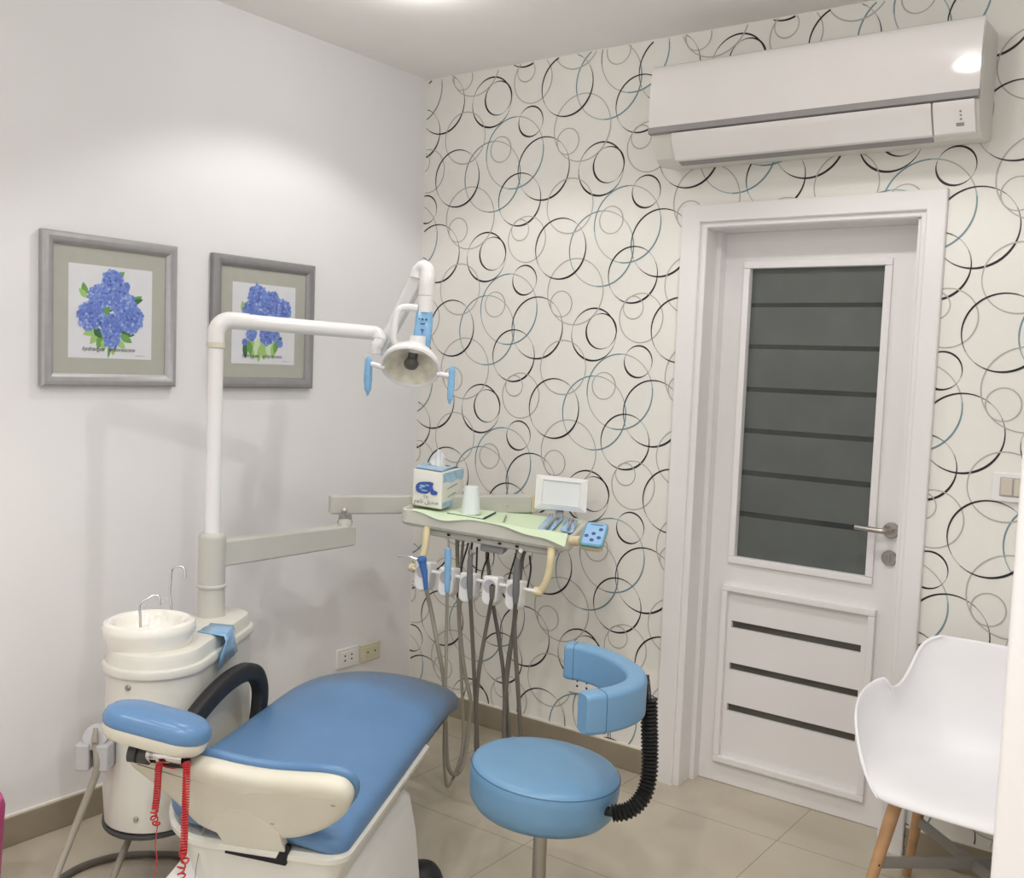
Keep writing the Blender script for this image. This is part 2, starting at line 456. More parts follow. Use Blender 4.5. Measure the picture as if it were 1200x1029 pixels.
# wallpaper wall with its printed rings (one mesh: ground, printed lines)
def wallpaper():
    bm = BM()
    for (x0, x1, z0, z1) in ((0, DX0, 0, H), (DX1, XR, 0, H), (DX0, DX1, DZ1, H)):
        box(bm, (x0, 0, z0), (x1, 0.15, z1))
    A = V((0.547, -0.3165)); B = V((0, 0.637))
    # x, z, radius, kind, angle of the thick stroke (degrees), stretch
    rings = [(.907, 1.679, .102, 'k', 75), (.941, 1.692, .0685, 'k', 30), (1.111, 1.579, .0600, 'k', 60), (1.034, 1.461, .1450, 't', 135),
             (.923, 1.373, .1450, 't', 140), (.635, 1.702, .1250, 'k', 125), (1.069, 1.270, .1065, 'k', 125), (1.114, 1.744, .0930, 'g', 150),
             (1.079, 1.783, .0430, 'g', 100), (.770, 1.546, .1080, 'g', 110), (.812, 1.846, .1300, 'g', 140), (.749, 1.798, .0510, 'g', 0),
             (.964, 1.481, .0520, 'g', 200), (.734, 1.380, .1200, 'k', 130)]
    N = 84
    k = 0
    for i in range(-3, 6):
        for j in range(-6, 8):
            o = A * i + B * j
            for q, (x, z, r, kind, phi) in enumerate(rings):
                cx, cz = x + o.x, z + o.y
                if cx + r < 0 or cx - r > XR or cz + r < 0 or cz - r > H: continue
                yy = -0.0004 - 0.00006 * q
                pr = []
                for n in range(N):
                    t = 2 * PI * n / N
                    lobe = 0.5 + 0.5 * math.cos(2 * (t - math.radians(phi)))
                    lean = 0.5 + 0.5 * math.cos(t - math.radians(phi) - 2.4)
                    s = lobe * (0.62 + 0.38 * lean)
                    w = {'k': .0024 + .0058 * s ** 1.1, 't': .0034 + .0032 * s, 'g': .0036 + .0018 * s}[kind]
                    ci = {'k': 1 if s > .15 else (2 if s > .03 else 3), 't': 4 if s > .30 else (5 if s > 0.08 else 3), 'g': 3}[kind]
                    a = V((cx + (r - w / 2) * math.cos(t), yy, cz + (r - w / 2) * math.sin(t)))
                    b = V((cx + (r + w / 2) * math.cos(t), yy, cz + (r + w / 2) * math.sin(t)))
                    ok = 0.001 < a.x < XR and 0.001 < b.x < XR and 0.0 < a.z < H - .001 and b.z < H - .001 and b.z > 0
                    if ok and DX0 - .05 < a.x < DX1 + .05 and a.z < DZ1 + .04: ok = False
                    pr.append((bm.verts.new(a), bm.verts.new(b), ci, ok))
                for n in range(N):
                    p, p2 = pr[n], pr[(n + 1) % N]
                    if p[3] and p2[3]:
                        f = bm.faces.new((p[0], p[1], p2[1], p2[0])); f.material_index = p[2]
    loose = [v for v in bm.verts if not v.link_faces]
    for v in loose: bm.verts.remove(v)
    return bm
struct('wall_back', wallpaper(), [M_paper, M_ringk, M_ringd, M_ringg, M_ringt, M_ringtl], smooth=False, recalc=False)

# skirting
BH = 0.0935
def skirt(name, lo, hi, cap):
    bm = BM(); box(bm, lo, hi, 0.002, 1)
    o = struct(name, bm, M_base)
    b2 = BM(); box(b2, cap[0], cap[1]); obj('grout_line', b2, M_grout, o)
skirt('baseboard_left', (0, YF, 0), (0.012, 0, BH), ((0, YF, BH), (0.009, 0, BH + .006)))
skirt('baseboard_back', (0.012, -0.012, 0), (1.275, 0, BH), ((0.012, -0.009, BH), (1.275, 0, BH + .006)))
skirt('baseboard_right', (2.195, -0.012, 0), (XR, 0, BH), ((2.195, -0.009, BH), (XR, 0, BH + .006)))

# white casing on the end of the right hand wall
bm = BM()
box(bm, (XR - 0.012, YR - 0.012, 0), (XR + 0.075, YR + 0.06, H), 0.011, 4)
box(bm, (XR + 0.075, YR - 0.022, 0), (XR + 0.12, YR + 0.0, H), 0.008, 3)
struct('trim_1', bm, M_door)

# ------------------------------------------------------------------ door
DY = 0.13
door = bpy.data.objects.new('door_1', None); C.objects.link(door); door.location = (1.74, 0, 0); door['kind'] = 'structure'
bm = BM()
# casing around the opening: flat board with an inner step
OX0, OX1, OZ = 1.276, 2.190, 2.150
prof_c = [(0, 0), (0, -.020), (.004, -.0225), (.070, -.0225), (.074, -.0195), (.0745, -.011), (.080, -.0095), (.092, -.0095), (.0965, -.006), (.097, .02)]    # inset, y
KL, KR, KT = 1.0, .80, .86
def cas(w, y): return [V((OX0 + w * KL, y, 0)), V((OX0 + w * KL, y, OZ - w * KT)), V((OX1 - w * KR, y, OZ - w * KT)), V((OX1 - w * KR, y, 0))]
cols = [cas(w, y) for w, y in prof_c]
loft(bm, [[c[k] for c in cols] for k in range(4)], False, False, closed=False)
obj('casing', bm, M_door, door, angle=25)
bm = BM()
box(bm, (DX0 - .02, 0.004, 0), (DX0 + .008, .30, DZ1 - .012)); box(bm, (DX1 - .010, 0.004, 0), (DX1 + .02, .30, DZ1 - .012))
box(bm, (DX0 - .02, 0.004, DZ1 - .014), (DX1 + .02, .30, DZ1 + .02))
box(bm, (DX0 + .0075, .085, 0), (DX0 + .026, DY - .001, DZ1 - .0135))
obj('jamb', bm, M_door, door)
# leaf with its openings
GL, GR = on_y(861.5, 653.5, DY).x, on_y(1038, 311.5, DY).x
GT, GB = on_y(960, 313, DY).z, on_y(940, 664, DY).z
PX0, PX1 = on_y(850, 780, DY).x, on_y(1014, 800, DY).x
PZ1, PZ0 = on_y(930, 705, DY).z + .0, on_y(930, 908, DY).z
LX0, LX1, LZ1 = DX0 + .010, DX1 - .012, DZ1 - .0145
bm = BM()
SX0, SX1 = PX0 + .012, PX1 - .014
slots = []
for (u, v0, v1) in ((857, 727, 735.5), (854.5, 776, 784.5), (852.6, 824, 833)):
    slots.append((on_y(u, v1, DY).z, on_y(u, v0, DY).z))
slots = sorted(slots)
ya, yb = DY, DY + .04
# stiles and rails
box(bm, (LX0, ya, .002), (GL, yb, LZ1)); box(bm, (GR, ya, .002), (LX1, yb, LZ1))
box(bm, (GL, ya, GT), (GR, yb, LZ1)); box(bm, (GL, ya, slots[-1][1]), (GR, yb, GB))
zlo = .002
for (s0, s1) in slots:
    box(bm, (GL, ya, zlo), (GR, yb, s0)); zlo = s1
    if SX0 > GL: box(bm, (GL, ya, s0), (SX0, yb, s1))
    if SX1 < GR: box(bm, (SX1, ya, s0), (GR, yb, s1))
obj('leaf', bm, M_door, door, smooth=False)
def bead(bm, x0, x1, z0, z1, w, d):
    """raised moulding frame around a rectangle"""
    for (a, b, c, e) in ((x0 - w, x1 + w, z1, z1 + w), (x0 - w, x1 + w, z0 - w, z0), (x0 - w, x0, z0, z1), (x1, x1 + w, z0, z1)):
        box(bm, (a, DY - d, c), (b, DY + .002, e), .004, 2)
bm = BM(); bead(bm, GL, GR, GB, GT, .026, .011); obj('glazing_bead', bm, M_door, door)
bm = BM(); bead(bm, PX0, PX1, PZ0, PZ1, .024, .022); obj('panel_moulding', bm, M_door, door)
# pane with clear stripes left in the frosting
bm = BM()
stripe_v = [(357, 5.2), (407.5, 5.6), (460, 6.0), (511, 6.2), (563, 6.4), (614, 6.6)]
cuts = []
for v, hgt in stripe_v:
    u = 960
    cuts.append((on_y(u, v + hgt / 2, DY).z, on_y(u, v - hgt / 2, DY).z))
cuts.sort()
zl = GB - .005
ypan = DY + .016
for (c0, c1) in cuts:
    box(bm, (GL - .004, ypan, zl), (GR + .004, ypan + .006, c0)); 
    box(bm, (GL - .004, ypan, c0), (GR + .004, ypan + .006, c1), mi=1); zl = c1
box(bm, (GL - .004, ypan, zl), (GR + .004, ypan + .006, GT + .005))
obj('glass_pane', bm, [M_frost, M_clear], door, smooth=False)
bm = BM()
for (s0, s1) in slots: box(bm, (SX0 - .003, DY + .014, s0 - .003), (SX1 + .003, DY + .020, s1 + .003))
obj('slot_glass', bm, M_slot, door, smooth=False)
# lever handle and lock rosette
hc = on_y(1045, 621.5, DY); lc = on_y(1042.5, 654, DY)
bm = BM(); lathe(bm, [(0, .012), (.024, .012), (.027, .009), (.027, 0)], hc, (0, -1, 0), 32)
hd = obj('handle', bm, M_steel, door)
bm = BM()
tip = on_y(1002, 617.5, DY - .055); neck = hc + V((0, -.012, 0))
tube(bm, smooth_path([neck, neck + V((0, -.028, 0)), hc + V((-.012, -.052, .001)), hc + V((-.03, -.056, .001)), hc.lerp(tip, .6) + V((0, -.024, 0)), tip], 6), .0095, 14)
obj('lever', bm, M_steel, hd)
bm = BM(); lathe(bm, [(0, .009), (.023, .009), (.026, .006), (.026, 0)], lc, (0, -1, 0), 32)
lk = obj('lock_rosette', bm, M_steel, door)
bm = BM(); box(bm, lc + V((-.005, -.0105, -.015)), lc + V((.005, -.008, .012)), .002, 1); obj('keyhole', bm, M_grey, lk)
# dim corridor past the door
bm = BM()
quad(bm, (DX0 - .5, 1.3, 0), (DX1 + .5, 1.3, 0), (DX1 + .5, 1.3, 2.6), (DX0 - .5, 1.3, 2.6)); quad(bm, (DX0 - .1, .15, 0), (DX0 - .1, 1.3, 0), (DX0 - .1, 1.3, 2.6), (DX0 - .1, .15, 2.6))
quad(bm, (DX1 + .1, .15, 0), (DX1 + .1, 1.3, 0), (DX1 + .1, 1.3, 2.6), (DX1 + .1, .15, 2.6)); quad(bm, (DX0 - .1, .15, 2.6), (DX1 + .1, .15, 2.6), (DX1 + .1, 1.3, 2.6), (DX0 - .1, 1.3, 2.6))
struct('wall_corridor', bm, M_dark, smooth=False)

# ------------------------------------------------------------------ downlights
for k, (lx, ly, w) in enumerate(LAMPS):
    where = ['over the corner by the wallpaper', 'in front of the white door', 'over the head of the dental chair', 'by the edge of the right wall', 'behind the dental chair', 'where the photographer stands', 'in the bay beyond the right wall'][k]
    t = thing('ceiling_downlight', 'round white recessed downlight %s' % where, 'ceiling light', (lx, ly, H), 'recessed ceiling downlights')
    bm = BM(); lathe(bm, [(.048, -.001), (.05, -.006), (.068, -.006), (.072, -.001)], (lx, ly, H), segs=36); obj('bezel', bm, M_white, t)
    bm = BM(); disc(bm, (lx, ly, H - .003), (0, 0, -1), .05, 32); obj('lens', bm, M_lens, t, recalc=False)

# ================================================================== air conditioner
AX0, AX1 = 1.228, 2.306
ac = thing('air_conditioner', 'long white wall air conditioner with grey stripe above the door', 'air conditioner', ((AX0 + AX1) / 2, 0, 2.28))
def extr_x(bm, prof, x0, x1, mi=0, bevel=0):
    prism(bm, [(x0, y, z) for y, z in prof], (1, 0, 0), x1 - x0, bevel, 2, mi)
bm = BM(); extr_x(bm, [(0, 2.606), (-.165, 2.606), (-.188, 2.598), (-.192, 2.39), (-.186, 2.345), (-.155, 2.29), (-.12, 2.272), (0, 2.282)], AX0 + .004, AX1 - .005, bevel=.006)
obj('body', bm, M_acb, ac)
bm = BM(); extr_x(bm, [(-.160, 2.612), (-.176, 2.610), (-.189, 2.603), (-.1975, 2.590), (-.2025, 2.572), (-.2055, 2.55), (-.2075, 2.52), (-.2085, 2.48), (-.2085, 2.44), (-.2075, 2.394), (-.19, 2.394), (-.188, 2.56), (-.184, 2.59), (-.160, 2.604)], AX0 - .003, AX1 - .003)
obj('front_panel', bm, M_acw, ac)
bm = BM(); extr_x(bm, [(-.19, 2.394), (-.210, 2.394), (-.211, 2.374), (-.19, 2.370)], AX0 - .004, AX1 - .003, bevel=.0015)
obj('trim_stripe', bm, M_acs, ac)
bm = BM(); extr_x(bm, [(-.188, 2.369), (-.206, 2.369), (-.201, 2.345), (-.166, 2.283), (-.15, 2.28), (-.155, 2.30)], AX0 + .085, AX1 - .135, bevel=.002)
obj('louvre', bm, M_acw, ac)
bm = BM(); extr_x(bm, [(-.188, 2.369), (-.206, 2.369), (-.201, 2.345), (-.166, 2.283), (-.15, 2.28), (-.155, 2.30)], AX1 - .130, AX1 - .014, bevel=.002)
cp = obj('control_cover', bm, M_acw, ac)
for zz, dx in ((2.345, -.045), (2.335, -.045), (2.325, -.045)):
    pass
bm = BM()
nn = V((0, -.871, -.491))
def ac_face(x, z):      # a point on the sloped lower cover
    y = -.201 + (2.345 - z) * .565
    return V((x, y, z))
for z in (2.338, 2.328, 2.318):
    disc(bm, ac_face(AX1 - .052, z) + nn * .0008, nn, .0035, 10)
obj('indicator', bm, M_grey, cp)
bm = BM(); a_, b_ = ac_face(AX1 - .066, 2.309), ac_face(AX1 - .044, 2.300)
pts = [V((a_.x, a_.y, a_.z)), V((b_.x, a_.y, a_.z)), V((b_.x, b_.y, b_.z)), V((a_.x, b_.y, b_.z))]
prism(bm, pts, nn, .001); lab(obj('receiver_window', bm, M_acs, cp), 'small grey receiver window')
bm = BM(); extr_x(bm, [(-.150, 2.2805), (-.13, 2.2735), (-.12, 2.2712), (-.12, 2.2765), (-.15, 2.2865)], AX0 + .09, AX1 - .14); obj('outlet_gap', bm, M_acs, ac)

# ================================================================== pictures on the left wall
def art_bloom(bm, O, cx, cz, R, rnd, lay, dense=70, only=None):
    wash = [bm.verts.new((.01325 + .00001 * (lay[2] % 12), O[0] + cx + R * (.93 + .07 * math.sin(k * 2.3)) * math.cos(k * PI / 12), O[1] + cz + R * (.93 + .07 * math.sin(k * 2.3)) * math.sin(k * PI / 12))) for k in range(24)]
    lay[2] += 1
    bm.faces.new(wash).material_index = 2 + (lay[2] % 2)
    for k in range(dense * 2):
        a = rnd.random() * 2 * PI; d = R * math.sqrt(rnd.random())
        fx, fz = cx + d * math.cos(a), cz + d * math.sin(a)
        pr_ = R * (0.09 + 0.08 * rnd.random())
        core = math.exp(-(d / R / .35) ** 2)
        shade = rnd.choices([0, 1, 2, 3, 4], [.5 + 3 * core, 3.6, 3.0 - 2 * core, .8, 1.4])[0]
        if d > R * .84 and rnd.random() < .45: shade = rnd.choice([2, 2, 3])
        rot = rnd.random() * PI
        x = .0134 + .00001 * (lay[0] % 120); lay[0] += 1
        pts = []
        for q in range(8):
            rr = pr_ * (1.0 if q % 2 == 0 else 0.62)
            t = rot + q * PI / 4
            pts.append(bm.verts.new((x, O[0] + fx + rr * math.cos(t), O[1] + fz + rr * math.sin(t))))
        f = bm.faces.new(pts); f.material_index = 1 + shade
def art_leaf(bm, O, x0, z0, x1, z1, w, shade, lay):
    d = V((x1 - x0, z1 - z0)); n = V((-d.y, d.x)).normalized() * w
    x = .0128 + .00002 * (lay[1] % 15); lay[1] += 1
    pts = []
    for t, s in ((0, 0), (.25, .8), (.5, 1), (.78, .6), (1, 0), (.78, -.6), (.5, -1), (.25, -.8)):
        p = V((x0, z0)) + d * t + n * s
        pts.append(bm.verts.new((x, O[0] + p.x, O[1] + p.y)))
    f = bm.faces.new(pts); f.material_index = 6 + shade
def picture(yc, zc, label, blooms, leaves, seed, fm, caption_dx):
    S = .2385
    t = thing('framed_picture', label, 'picture', (0, yc, zc - S), 'hydrangea pictures on the left wall')
    W = .040
    bm = BM()
    # mitred frame with a rounded profile
    prof = [(0, 0.0), (0, .020), (.006, .026), (.016, .029), (.026, .026), (.034, .019), (W, .014), (W, 0.0)]   # (inset from outer edge, height off the wall)
    rings = []
    for sy, sz in ((-1, -1), (1, -1), (1, 1), (-1, 1)):
        rings.append([V((h + .001, yc + sy * (S - w), zc + sz * (S - w))) for w, h in prof])
    rings.append(rings[0])
    loft(bm, rings, False, False, closed=True)
    bmesh.ops.remove_doubles(bm, verts=bm.verts[:], dist=1e-5)
    obj('frame', bm, fm, t, angle=25)
    bm = BM(); box(bm, (.002, yc - S + W - .004, zc - S + W - .004), (.012, yc + S - W + .004, zc + S - W + .004)); obj('mount', bm, M_mat, t, smooth=False)
    bm = BM(); box(bm, (.0115, yc - .1485, zc - .149), (.0127, yc + .1475, zc + .146))
    rnd = random.Random(seed); lay = [0, 0, 0]
    for l in leaves: art_leaf(bm, (yc, zc), *l, lay)
    for b in blooms: art_bloom(bm, (yc, zc), b[0], b[1], b[2], rnd, lay, b[3])
    pr_ = obj('print', bm, [M_print] + M_b + M_g, t, smooth=False, recalc=False)
    mt = Matrix(((0, 0, 1, .0150), (1, 0, 0, yc + caption_dx), (0, 1, 0, zc - .125), (0, 0, 0, 1)))
    text('caption', 'hydrangea   arborescens', mt, .019, M_ink, pr_, shear=.35)
    bm = BM(); tube(bm, [V((.0134, yc + .088 + .0014 * k, zc - .137 + .0022 * math.sin(k * 1.7) * (1 - k / 40))) for k in range(26)], .00035, 5)
    obj('signature', bm, M_grey, pr_)
    bm = BM(); box(bm, (.0165, yc - S + W - .003, zc - S + W - .003), (.0180, yc + S - W + .003, zc + S - W + .003)); obj('glass', bm, M_pglass, t, smooth=False)
    return t
L1 = [(-.09, .045, -.10, .09, .012, 1), (-.085, .04, -.115, .07, .010, 2), (.01, .10, .045, .135, .012, 1), (.07, .03, .11, .06, .013, 1), (.06, .03, .115, .05, .010, 0),
      (-.05, -.06, -.10, -.075, .012, 2), (-.04, -.06, -.075, -.105, .014, 2), (-.03, -.07, -.05, -.12, .014, 1), (-.06, -.05, -.035, -.085, .014, 0), (.03, -.06, .085, -.07, .013, 0), (.03, -.07, .075, -.095, .013, 1),
      (.0, -.08, -.012, -.15, .007, 1), (.02, -.09, .05, -.115, .012, 2), (-.02, -.08, -.03, -.125, .013, 2), (0.01, -.095, .005, -.14, .009, 2), (-.03, -.0, -.028, .03, .012, 0), (-.01, .0, .005, .03, .01, 0), (-.02, -.012, -.015, .02, .012, 1)]
B1 = [(.003, .098, .040, 70), (.052, .088, .014, 22), (-.045, .045, .040, 70), (.02, .05, .046, 90), (.045, .025, .046, 90), (-.075, -.015, .046, 90), (.07, -.02, .046, 95), (0.0, -.045, .042, 80), (.0, -.085, .032, 60)]
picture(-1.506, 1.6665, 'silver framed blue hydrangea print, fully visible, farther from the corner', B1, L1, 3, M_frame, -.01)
L2 = [(-.09, .03, -.105, .08, .014, 2), (-.09, .04, -.075, .085, .012, 2), (-.02, -.01, -.012, .04, .014, 1), (0, -.01, .005, .03, .012, 0), (-.09, -.07, -.085, -.13, .012, 0), (.055, -.075, .085, -.045, .014, 0),
      (-.06, -.05, -.055, -.135, .018, 2), (-.03, -.05, -.03, -.14, .020, 3), (0, -.05, -.0, -.135, .02, 2), (.03, -.05, .02, -.135, .018, 3), (.05, -.06, .04, -.13, .014, 2), (-.075, -.06, -.06, -.12, .014, 1), (.06, -.06, .05, -.11, .012, 1), (-.02, -.08, -.025, -.145, .01, 2)]
B2 = [(-.035, .10, .045, 80), (-.065, .045, .040, 75), (.03, .075, .048, 90), (.082, .055, .044, 85), (.045, .025, .042, 80), (-.02, .02, .03, 40), (-.06, -.04, .026, 40), (.01, -.045, .034, 60), (.05, -.04, .024, 34), (-.09, -.07, .014, 18), (.075, -.07, .016, 20)]
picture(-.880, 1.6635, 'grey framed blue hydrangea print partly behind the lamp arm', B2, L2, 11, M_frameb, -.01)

# ================================================================== sockets and switch
def plate_a(y0, y1, z0, z1, label, face, holes):
    t = thing('wall_socket', label, 'socket', (0, (y0 + y1) / 2, (z0 + z1) / 2), 'electrical outlets')
    bm = BM(); box(bm, (0, y0, z0), (.012, y1, z1), .004, 2); obj('plate', bm, M_white if face is M_white else M_sock, t)
    yi, zi = .022, .014
    bm = BM(); box(bm, (.006, y0 + yi, z0 + zi), (.0135, y1 - yi, z1 - zi), .002, 1); ins = obj('insert', bm, face, t)
    for (fy, fz) in holes:
        bm = BM(); disc(bm, (.0138, y0 + (y1 - y0) * fy, z0 + (z1 - z0) * fz), (1, 0, 0), .0045, 12)
        obj('pin_hole', bm, M_hole, ins, recalc=False)
plate_a(-.458, -.335, .252, .335, 'white double wall socket left of the cream one', M_white, [(.35, .62), (.35, .38), (.66, .62), (.66, .40)])
plate_a(-.318, -.200, .252, .328, 'cream wall socket nearer the corner, right of the white one', M_sock, [(.32, .52), (.70, .52)])
t = thing('wall_socket', 'white double socket on ring wallpaper behind the blue stool', 'socket', (.935, 0, .285), 'electrical outlets')
bm = BM(); box(bm, (.868, -.012, .25), (1.0, 0, .332), .004, 2); obj('plate', bm, M_white, t)
bm = BM(); box(bm, (.886, -.0135, .264), (.982, -.004, .318), .002, 1); ins = obj('insert', bm, M_white, t)
for x in (.912, .956):
    for z in (.281, .302):
        bm = BM(); disc(bm, (x, -.0138, z), (0, -1, 0), .0050, 12); obj('pin_hole', bm, M_hole, ins, recalc=False)
t = thing('light_switch', 'white double light switch plate at the right of the door', 'switch', (2.437, 0, 1.235), None)
bm = BM(); box(bm, (2.376, -.012, 1.190), (2.498, 0, 1.280), .005, 2); obj('plate', bm, M_white, t)
bm = BM(); box(bm, (2.398, -.0135, 1.206), (2.476, -.004, 1.266), .002, 1); obj('surround', bm, M_midg, t)
for x in (2.402, 2.439):
    bm = BM(); box(bm, (x, -.018, 1.210), (x + .033, -.005, 1.262), .003, 2); obj('rocker', bm, M_rock, t)

# ================================================================== dental unit (cabinet with spittoon)
UF, UFR = V((.325, -1.535)), .148        # round front end
UB, UBR = V((.158, -1.150)), .088        # round back end
def unit_outline(d=0.0, n=22):
    """convex outline around the two round ends, grown by d"""
    ax = (UB - UF); L = ax.length; ax = ax / L; nx = V((-ax.y, ax.x))
    r1, r2 = UFR + d, UBR + d
    s = (r1 - r2) / L; c = math.sqrt(1 - s * s)
    a = math.asin(s)
    pts = []
    for k in range(n + 1):                       # front end: arc from right tangent round the front to left tangent
        t = (PI / 2 - a) + (PI + 2 * a) * k / n
        pts.append(UF + ax * (r1 * math.cos(t)) + nx * (r1 * math.sin(t)))
    for k in range(n + 1):
        t = -(PI / 2 - a) + (PI - 2 * a) * k / n
        pts.append(UB + ax * (r2 * math.cos(t)) + nx * (r2 * math.sin(t)))
    return pts
def unit_loft(bm, levels):
    loft(bm, [[V((p.x, p.y, z)) for p in unit_outline(d)] for d, z in levels])
unit = thing('dental_unit', 'cream dental unit cabinet with round white spittoon bowl left of the chair', 'dental unit', (.25, -1.36, 0))
bm = BM()
rings = []
for d, z0 in ((.004, .095), (.007, .098), (.007, .106), (.002, .109)):
    rings.append([V((p.x, p.y, z0 - .012 * max(0, math.sin((p.x - .2) * 9)) )) for p in unit_outline(d)])
loft(bm, rings); obj('base_trim', bm, M_darkg, unit)
bm = BM(); unit_loft(bm, [(.0, .104), (.006, .2), (.002, .40), (0, .578)]); cab = obj('cabinet', bm, M_unit, unit)
scn = V((math.cos(-1.17), math.sin(-1.17), 0)); sc = V((UF.x, UF.y, .548)) + scn * UFR
bm = BM(); lathe(bm, [(0, .006), (.007, .006), (.0085, .004), (.0085, -.004)], sc, scn, 16); obj('lock_screw', bm, M_steel, cab)
sc2 = V((UF.x, UF.y, .15)) + V((math.cos(-.96), math.sin(-.96), 0)) * (UFR + .004)
bm = BM(); lathe(bm, [(0, .005), (.006, .005), (.0075, .003), (.0075, -.004)], sc2, (math.cos(-.96), math.sin(-.96), 0), 16); obj('lock_screw', bm, M_steel, cab)
bm = BM(); unit_loft(bm, [(.002, .572), (.010, .575), (.012, .580), (.012, .594), (.009, .600), (.0, .602)]); obj('trim_band', bm, M_unit, unit)
bm = BM(); unit_loft(bm, [(-.002, .598), (-.004, .625), (-.010, .640), (-.022, .646), (-.05, .646)]); dk = obj('deck', bm, M_unit, unit)
bc = V((.30, -1.545, 0))
bm = BM(); lathe(bm, [(.132, .594), (.130, .604), (.124, .612), (.112, .618), (.09, .620)], bc, segs=48); obj('bowl_seat', bm, M_unitd, unit)
bm = BM()
lathe(bm, [(0, .612), (.100, .612), (.114, .616), (.122, .630), (.132, .658), (.1395, .688), (.1395, .703), (.134, .714), (.121, .7185), (.108, .714), (.101, .704), (.096, .690), (.086, .668), (.06, .652), (.02, .646), (0, .645)], bc, segs=56)
bowl = lab(obj('spittoon_bowl', bm, M_porc, unit), 'glossy white round spittoon bowl')
bm = BM(); disc(bm, (bc.x, bc.y, .6476), (0, 0, 1), .012, 16); obj('drain', bm, M_steel, bowl, recalc=False)
dsp = 3.10
bm = BM(); tube(bm, smooth_path([at(164.6, 735, dsp), at(164.2, 722, dsp), at(163.8, 713, dsp), at(166, 706, dsp), at(174, 701, dsp + .01), at(181, 697.5, dsp + .02), at(185.5, 698.5, dsp + .02), at(187, 703, dsp + .02), at(187, 709, dsp + .02)], 5), .0042, 12)
obj('rinse_spout', bm, M_chrome, unit)
tb = V((.205, -1.385, .64)); dt = (tb - CAM).dot(-(ROT @ V((0, 0, 1))))
bm = BM(); tube(bm, smooth_path([tb, at(199.2, 700, dt), at(200, 680, dt), at(200.6, 670, dt), at(203, 665, dt), at(208, 663.5, dt), at(213.5, 664.5, dt), at(216.6, 669, dt), at(217, 678, dt)], 5), .0045, 12)
obj('cup_filler', bm, M_chrome, unit)
PX, PY = .159, -1.209
bm = BM(); lathe(bm, [(0, .64), (.052, .64), (.047, .652), (.045, .742), (.050, .745), (.051, .752), (.046, .757), (.046, .915), (.043, .927), (.036, .934), (0, .934)], (PX, PY, 0), segs=36); obj('column_collar', bm, M_unitd, unit)
# swing arm from the collar along the wall
A0 = V((PX, PY, .858)); A1 = on_z(412, 626, .862)
ax = (A1 - A0).normalized(); ay = V((-ax.y, ax.x, 0)); az = V((0, 0, 1))
bm = BM()
rings = []
for t, w, h0, h1 in ((.02, .028, -.045, .048), (.5, .028, -.044, .044), (.93, .027, -.043, .040), (.99, .027, -.042, .036), (1.0, .024, -.038, .030)):
    p = A0.lerp(A1, t)
    ring = []
    for (x, y) in rrect(w, (h1 - h0) / 2, .008, 3):
        ring.append(p + ay * x + az * (y + (h1 + h0) / 2))
    rings.append(ring)
loft(bm, rings)
E1 = A1 - ax * .035
lathe(bm, [(.027, .03), (.027, .048), (.022, .060), (0, .064)], E1, segs=24)
obj('swing_arm', bm, M_unitd, unit)
kb = on_z(243.5, 750.5, .612)
bm = BM(); lathe(bm, [(0, .016), (.006, .016), (.0075, .012), (.0075, -.02)], kb, (.93, -.36, 0), 16); obj('control_knob', bm, M_steel, unit)
unit.scale = (.9, .9, .9); unit.location = (.5274, -1.5633, .1548)      # the cabinet is carried by the chair, clear of the floor
# blue barrier film folded over the edge of the deck
bm = BM()
fa = [on_z(u, v, .7385) for u, v in ((231, 740), (247, 730.5), (274, 733), (263, 745.5))]
edge = [V((p.x, p.y, p.z)) for p in fa]
n0, n1 = edge[3], edge[2]
q = []
for t in range(7):
    f = t / 6
    top0, top1 = edge[0].lerp(edge[3], min(1, f * 2)), edge[1].lerp(edge[2], min(1, f * 2))
    if f <= .5: q.append((top0, top1))
out = V((.93, -.36, 0))
rows = [(edge[0], edge[1]), (edge[0].lerp(edge[3], .5), edge[1].lerp(edge[2], .5)), (edge[3], edge[2]),
        (edge[3] + out * .016 + V((0, 0, -.012)), edge[2] + out * .012 + V((0, 0, -.010))),
        (edge[3] + out * .022 + V((-.01, -.01, -.05)), edge[2] + out * .020 + V((.0, .0, -.045))),
        (edge[3] + out * .022 + V((-.012, -.02, -.095)), edge[2] + out * .020 + V((0.0, .01, -.075)))]
vs = []
for a_, b_ in rows:
    vs.append([bm.verts.new(a_.lerp(b_, k / 5) + out * (.003 * math.sin(k * 2.1)) + V((0, 0, .0012 * math.sin(k * 3)))) for k in range(6)])
for r0, r1 in zip(vs, vs[1:]):
    for k in range(5): bm.faces.new((r0[k], r0[k + 1], r1[k + 1], r1[k]))
fm = obj('barrier_film', bm, M_film, None)
md = fm.modifiers.new('thick', 'SOLIDIFY'); md.thickness = .0012; md.offset = 1
tag(fm, 'blue plastic barrier film stuck over the edge of the unit deck', 'film')
bm = BM(); lathe(bm, [(0, .012), (.008, .011), (.012, .004), (.012, -.01)], rows[3][0].lerp(rows[3][1], .55) + V((0, 0, -.004)), out, 16)
fk = obj('film_wrapped_knob', bm, M_filmd, unit)

